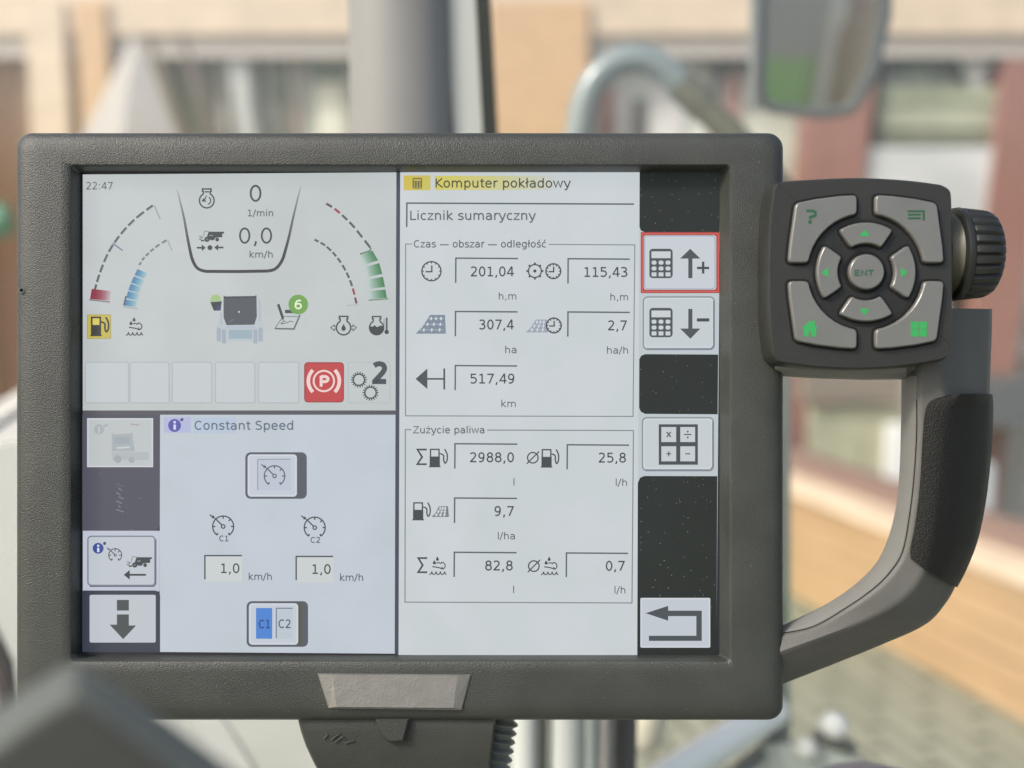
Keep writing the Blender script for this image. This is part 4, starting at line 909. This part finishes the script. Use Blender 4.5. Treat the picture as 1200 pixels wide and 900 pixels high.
# terrace wall: oblique timber boards with a pale ledge
TW = empty('terrace_wall', 'low tan timber terrace wall with pale ledge beside the block paving', 'wall'); TW.matrix_world = Matrix.Identity(4)
A0, B0 = G(880, 672), G(1260, 880); A0.z = B0.z = 0
dirv = (B0 - A0).normalized(); A0 = A0 - dirv * 5.0; B0 = B0 + dirv * .8; nrm = Vector((dirv.y, -dirv.x, 0)); nrm = nrm if nrm.y < 0 else -nrm
mb = MB(); H = .66; nb = 5
for k in range(nb):
    z0, z1 = H * k / nb + .005, H * (k + 1) / nb - .005; o_ = nrm * (.004 if k % 2 else .0)
    mb.prism([A0 + o_ + Vector((0, 0, z0)), B0 + o_ + Vector((0, 0, z0)), B0 + o_ + Vector((0, 0, z1)), A0 + o_ + Vector((0, 0, z1))], -nrm * .05 - o_)
mb.build('boards', M_ORG, TW, smooth=False)
mb = MB(); c0 = [nrm * .05 + Vector((0, 0, H)), nrm * .05 + Vector((0, 0, H + .07)), -nrm * .30 + Vector((0, 0, H + .07)), -nrm * .30 + Vector((0, 0, H))]
mb.loft([[A0 + q for q in c0], [B0 + q for q in c0]]); mb.build('ledge', M_CAP, TW, smooth=False)
mb = MB(); c0 = [-nrm * .16 + Vector((0, 0, H + .071)), -nrm * .16 + Vector((0, 0, H + .20)), -nrm * .26 + Vector((0, 0, H + .20)), -nrm * .26 + Vector((0, 0, H + .071))]
mb.loft([[A0 + q for q in c0], [B0 + q for q in c0]]); mb.build('rail', wood('mauve_timber', (.22, .15, .13)), TW, smooth=False)

# timber pavilion behind: fascia, posts, back wall with windows and drapes
PV = empty('timber_pavilion', 'tan timber building with red brown posts and draped windows behind the glass', 'building'); PV.matrix_world = Matrix.Identity(4)
YF, YB = 8.0, 8.14
def slab(x0, y0, x1, y1, Y, dep, name, m, par=PV, flo=None):
    a_, b_ = W(x0, y0, Y), W(x1, y1, Y); zb = b_.z if flo is None else flo; mb = MB(); mb.box((a_.x, Y, zb), (b_.x, Y + dep, a_.z)); return mb.build(name, m, par, smooth=False)
slab(-700, -520, 1900, 1, YF + .004, .25, 'fascia', M_TANL)
slab(-700, 1.5, 1900, 40, YF, .22, 'beam', M_TANL)
slab(-700, -520, 1900, 900, YB + .3, .2, 'wall', M_WALL, flo=0)
slab(-700, 41, 1900, 66, YF + .06, .1, 'lintel', mat('mauve_grey_board', (.50, .45, .41), rough=.7))
for x0, x1, m in ((28, 72, M_TANL), (88, 122, M_TAN), (575, 690, M_TAN), (-120, -60, M_TANL)):
    slab(x0, 2, x1, 0, YF - .04, .3, 'post', m, flo=0)
slab(70, 2, 89, 0, YF + .1, .1, 'post', M_BRN, flo=0)
slab(-60, 34, 30, 0, YF + .3, .1, 'door', wood('russet_door', (.42, .22, .12)), flo=0)
slab(14, 34, 30, 0, YF + .22, .07, 'door_frame', M_BRN, flo=0)
for x0, x1 in ((967, 1014), (1166, 1222), (938, 966), (1420, 1480)): mb = MB(); q0, q1 = W(x0 + 14, 67, YF + .05), W(x1 + 14, 67, YF + .05); z_ = W(0, 330, YF).z; f_ = lambda v, dx, dy: Vector((v.x + dx, YF + .05 + dy, 0)); dx_ = -.22; mb.loft([[f_(q0, dx_, 0), f_(q1, dx_, 0), f_(q1, dx_, .24), f_(q0, dx_, .24)], [q0, q1, q1 + Vector((0, .24, 0)), q0 + Vector((0, .24, 0))]]); mb.build('red_post', M_RED, PV, smooth=False)
def drape(x0, x1, y0, y1, Y, m, n_=26, amp=.03, lean=0):
    a_, b_ = W(x0, y0, Y), W(x1, y1, Y); mb = MB(); top = []; bot = []
    for k in range(n_ + 1):
        t = k / n_; x = a_.x + (b_.x - a_.x) * t; yy = Y + amp * math.sin(t * n_ * 1.1); top.append(Vector((x, yy, a_.z))); bot.append(Vector((x + lean * Y / FPX, yy, b_.z)))
    L = bot + [p + Vector((0, .01, 0)) for p in reversed(bot)]; T = top + [p + Vector((0, .01, 0)) for p in reversed(top)]
    mb.loft([L, T]); return mb.build('drape', m, PV)
def window(x0, y0, x1, y1, m, arch=True, sill=None):
    f = slab(x0, y0, x1, y1, YB + .2, .06, 'window', m)
    w_ = max(4, (x1 - x0) * .03)
    fr_ = MB()
    for (p, q, r_, s_) in ((x0 - w_, y0 - 4, x0, y1), (x1, y0 - 4, x1 + w_, y1)): a_, b_ = W(p, q, YB + .14), W(r_, s_, YB + .14); fr_.box((a_.x, YB + .14, b_.z), (b_.x, YB + .28, a_.z))
    fr_.build('frame', M_WALL, f, smooth=False)
    if arch:
        mb = MB(); xm, hw = (x0 + x1) / 2, (x1 - x0) / 2; loop = [(x0, y0)] + [(x1, y0), (x1, y0 + 34)] + [(xm + hw * math.cos(R(t)), y0 + 34 - 22 * math.sin(R(t))) for t in range(10, 171, 16)] + [(x0, y0 + 34)]
        mb.prism([W(x, y, YB + .12) for x, y in loop], (0, .06, 0)); mb.build('valance', M_WDK, f, smooth=False)
    return f
drape(112, 140, 62, 420, YB, mat('warm_white_cloth', (.80, .70, .62), rough=.7)); drape(150, 188, 50, 420, YB - .04, M_WHT, lean=150); drape(262, 300, 42, 420, YB, mat('silver_cloth', (.86, .86, .84), rough=.7), lean=40)
window(190, 44, 262, 420, mat('dim_green_glass', (.27, .29, .19), rough=.2)); window(300, 44, 410, 420, mat('grey_green_glass', (.56, .58, .50), rough=.2, var=.5, vscale=2.2))
mb = MB(); mb.tube([W(214, 40, YF + .1), W(252, 160, YF + .1)], .045, 10); mb.tube([W(252, 160, YF + .1), W(300, 320, YF + .1)], .045, 10); mb.build('brace', mat('umber_timber', (.11, .085, .07), rough=.7), PV)
mb = MB(); mb.tube([W(176, 44, YF + .1), W(212, 160, YF + .1), W(260, 320, YF + .1)], .05, 10); mb.build('brace', mat('olive_timber', (.16, .13, .09), rough=.7), PV)
window(692, 50, 830, 420, mat('mixed_grey_glass', (.62, .63, .58), rough=.2, var=.4, vscale=1.6)); window(1040, 66, 1128, 420, mat('pale_green_glass', (.52, .54, .45), rough=.25, var=.35, vscale=3)); window(1132, 66, 1300, 420, mat('mid_grey_glass', (.56, .57, .52), rough=.25, var=.35, vscale=3))
window(840, 66, 962, 420, mat('dull_green_glass', (.46, .47, .40), rough=.25, var=.3, vscale=2))
for x0, y0, x1, y1, c in ((300, 70, 312, 200, (.12, .115, .09)), (316, 66, 338, 120, (.18, .20, .13)), (322, 118, 344, 200, (.26, .25, .20)), (346, 60, 354, 200, (.42, .27, .25)), (362, 60, 408, 92, (.17, .22, .15)), (372, 96, 406, 200, (.62, .61, .50)),
                         (704, 84, 716, 240, (.42, .17, .13)), (722, 100, 738, 240, (.62, .57, .55)), (742, 116, 756, 240, (.14, .13, .12)), (762, 96, 800, 240, (.60, .58, .57)), (806, 60, 836, 78, (.60, .62, .56)), (848, 78, 866, 180, (.42, .24, .21)), (1048, 100, 1062, 168, (.30, .31, .24)), (1092, 66, 1102, 168, (.36, .37, .31))):
    slab(x0, y0, x1, y1, YB + .165, .03, 'window_item', mat('window_item_tone', c, rough=.7, var=.2, vscale=5))  # uprights and colour patches for blurred clutter in the windows
mb = MB(); mb.prism([W(1124, 66, 8.235), W(1164, 66, 8.235), W(1148, 110, 8.235), W(1140, 110, 8.235)], (0, .02, 0)); mb.build('pennant', M_WHT, PV, smooth=False)
# things on the terrace
def block(name, x0, y0, x1, y1, Y, dep, m, label, cat, ybase=None):
    a_, b_ = W(x0, y0, Y), W(x1, y1, Y); mb = MB(); mb.box((a_.x, Y, b_.z), (b_.x, Y + dep, a_.z))
    o = mb.build(name, m, None, smooth=False); tag(o, label, cat); return o
block('cloth_counter', 1004, 172, 1176, 320, 8.10, .12, mat('counter_cloth', (.50, .505, .51), rough=.8, var=.14, vscale=2.5), 'long counter under pale grey cloth between the red brown posts', 'counter')
BN = empty('garden_bench', 'grey green slatted bench back above the pale cloth counter', 'bench'); BN.matrix_world = Matrix.Identity(4)
for y0, y1, m in ((103, 121, mat('bench_olive', (.27, .29, .20), rough=.7, var=.3, vscale=3)), (124, 152, mat('bench_sage', (.38, .39, .29), rough=.7, var=.25, vscale=2)), (156, 168, mat('bench_dark_olive', (.20, .21, .15), rough=.7, var=.3, vscale=3))):  # lowest slat in a darker olive
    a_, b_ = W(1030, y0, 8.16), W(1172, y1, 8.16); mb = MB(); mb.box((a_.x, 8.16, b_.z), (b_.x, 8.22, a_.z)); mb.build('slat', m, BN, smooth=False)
mb = MB(); mb.box((W(1036, 0, 8.24).x, 8.24, W(0, 300, 8.24).z), (W(1042, 0, 8.24).x, 8.30, W(0, 100, 8.24).z)); mb.build('leg', M_WDK, BN, smooth=False)
block('cream_panel', 950, 474, 1052, 575, 7.5, .08, mat('cream_panel_paint', (.40, .40, .28), rough=.7, var=.35, vscale=4), 'cream green panel seen through the handle opening', 'panel')
block('brown_shelf', 944, 440, 1056, 470, 7.4, .2, mat('dusk_brown', (.20, .17, .14), rough=.7), 'dusky brown shelf above the cream green panel', 'shelf')
# tent shape modelled in place of a pale reflection in the left windows
TN = empty('reflected_tent', 'white peaked tent shape standing in for a pale reflection in the left draped windows', 'tent'); TN.matrix_world = Matrix.Identity(4)
M_TENT = mat('reflected_canvas', (.33, .31, .295), rough=.8, var=.08, vscale=2)
ap = W(158, 38, 7.2); bl, bf, br, bk = W(88, 176, 7.1), W(140, 190, 6.8), W(222, 196, 6.9), W(165, 180, 7.7)
mb = MB(); mb.add([ap, bl, bf, br, bk], [(0, 2, 1), (0, 3, 2), (0, 4, 3), (0, 1, 4), (1, 2, 3, 4)]); mb.build('canopy', M_TENT, TN, smooth=False)
for q in (bl, bf, br):
    mb = MB(); mb.tube([q, Vector((q.x, q.y, 0))], .03, 10); mb.build('pole', M_PIL, TN)
mb = MB(); mb.box((W(1044, 520, 7.3).x, 7.3, W(0, 600, 7.3).z), (W(1082, 520, 7.3).x, 7.45, W(0, 500, 7.3).z)); t_ = mb.build('white_board', M_WHT, None); tag(t_, 'small white board standing beside the pale planting behind the handle', 'board')
mb = MB(); mb.box((W(1128, 520, 7.0).x, 7.0, W(0, 600, 7.0).z), (W(1166, 520, 7.0).x, 7.15, W(0, 545, 7.0).z)); t_ = mb.build('pale_box', mat('pale_blue_box', (.55, .62, .66), rough=.5), None); tag(t_, 'pale blue box on the terrace right of the rubber grip', 'box')
mb = MB(); mb.box((W(1118, 470, 7.6).x, 7.6, W(0, 500, 7.6).z), (W(1300, 470, 7.6).x, 8.0, W(0, 448, 7.6).z)); t_ = mb.build('dark_bench', mat('slate_bench', (.09, .10, .11), rough=.6), None); tag(t_, 'dark slate bench behind the top of the rubber grip', 'bench')
mb = MB(); mb.tube([W(-40, 262, 6.0), W(10, 258, 6.0)], .09, 16); t_ = mb.build('green_drum', mat('green_paint', (.03, .22, .13), rough=.4), None); tag(t_, 'bright green rounded tank end left of the display', 'tank')
mb = MB(); mb.tube([W(-20, 730, .9), W(4, 780, .9), W(14, 850, .9), W(10, 930, .9)], .009, 10); t_ = mb.build('dark_cable', mat('dark_cable', (.05, .035, .04), rough=.5), None); tag(t_, 'dark cable at the lower left picture edge beside the display', 'cable')

# behind the camera, seen in the wing mirror
YR = -4.0
GC = empty('green_cabinet', 'leaf green cabinet under a grey hood, reflected in the wing mirror', 'cabinet', loc=(1.62, YR, 0))
mb = MB(); mb.box((-.20, -.6, 0), (.17, 0, .60)); mb.build('case', mat('leaf_green_paint', (.20, .50, .13), rough=.4), GC, smooth=False)
mb = MB(); mb.box((-.22, -.62, .602), (.19, .02, 1.3)); mb.build('hood', mat('hood_grey', (.34, .36, .35), rough=.5), GC, smooth=False)
mb = MB(); mb.tube([(1.885, YR - .1, 0), (1.885, YR - .1, .74)], .05, 16); mb.tube([(1.885, YR - .1, .742), (1.885, YR - .1, .78), (1.885, YR - .1, .92), (1.885, YR - .1, .96)], [.06, .085, .085, .05], 18); t_ = mb.build('bollard', mat('bollard_white', (.80, .80, .78), rough=.5), None); tag(t_, 'white capped bollard beside the green cabinet, reflected in the wing mirror', 'bollard')
TS = empty('timber_screen', 'tan timber screen of upright boards, reflected in the wing mirror', 'screen', loc=(2.10, YR - .2, 0)); TS.rotation_euler = (0, 0, R(58))
for k in range(5):
    mb = MB(); mb.box((-.32 + k * .16, 0, 0), (-.17 + k * .16, .04, 2.0)); mb.build('board', M_CAP, TS, smooth=False)
mb = MB(); mb.box((-.34, -.05, .9), (.50, -.002, 1.0)); mb.build('rail', M_BRN, TS, smooth=False)
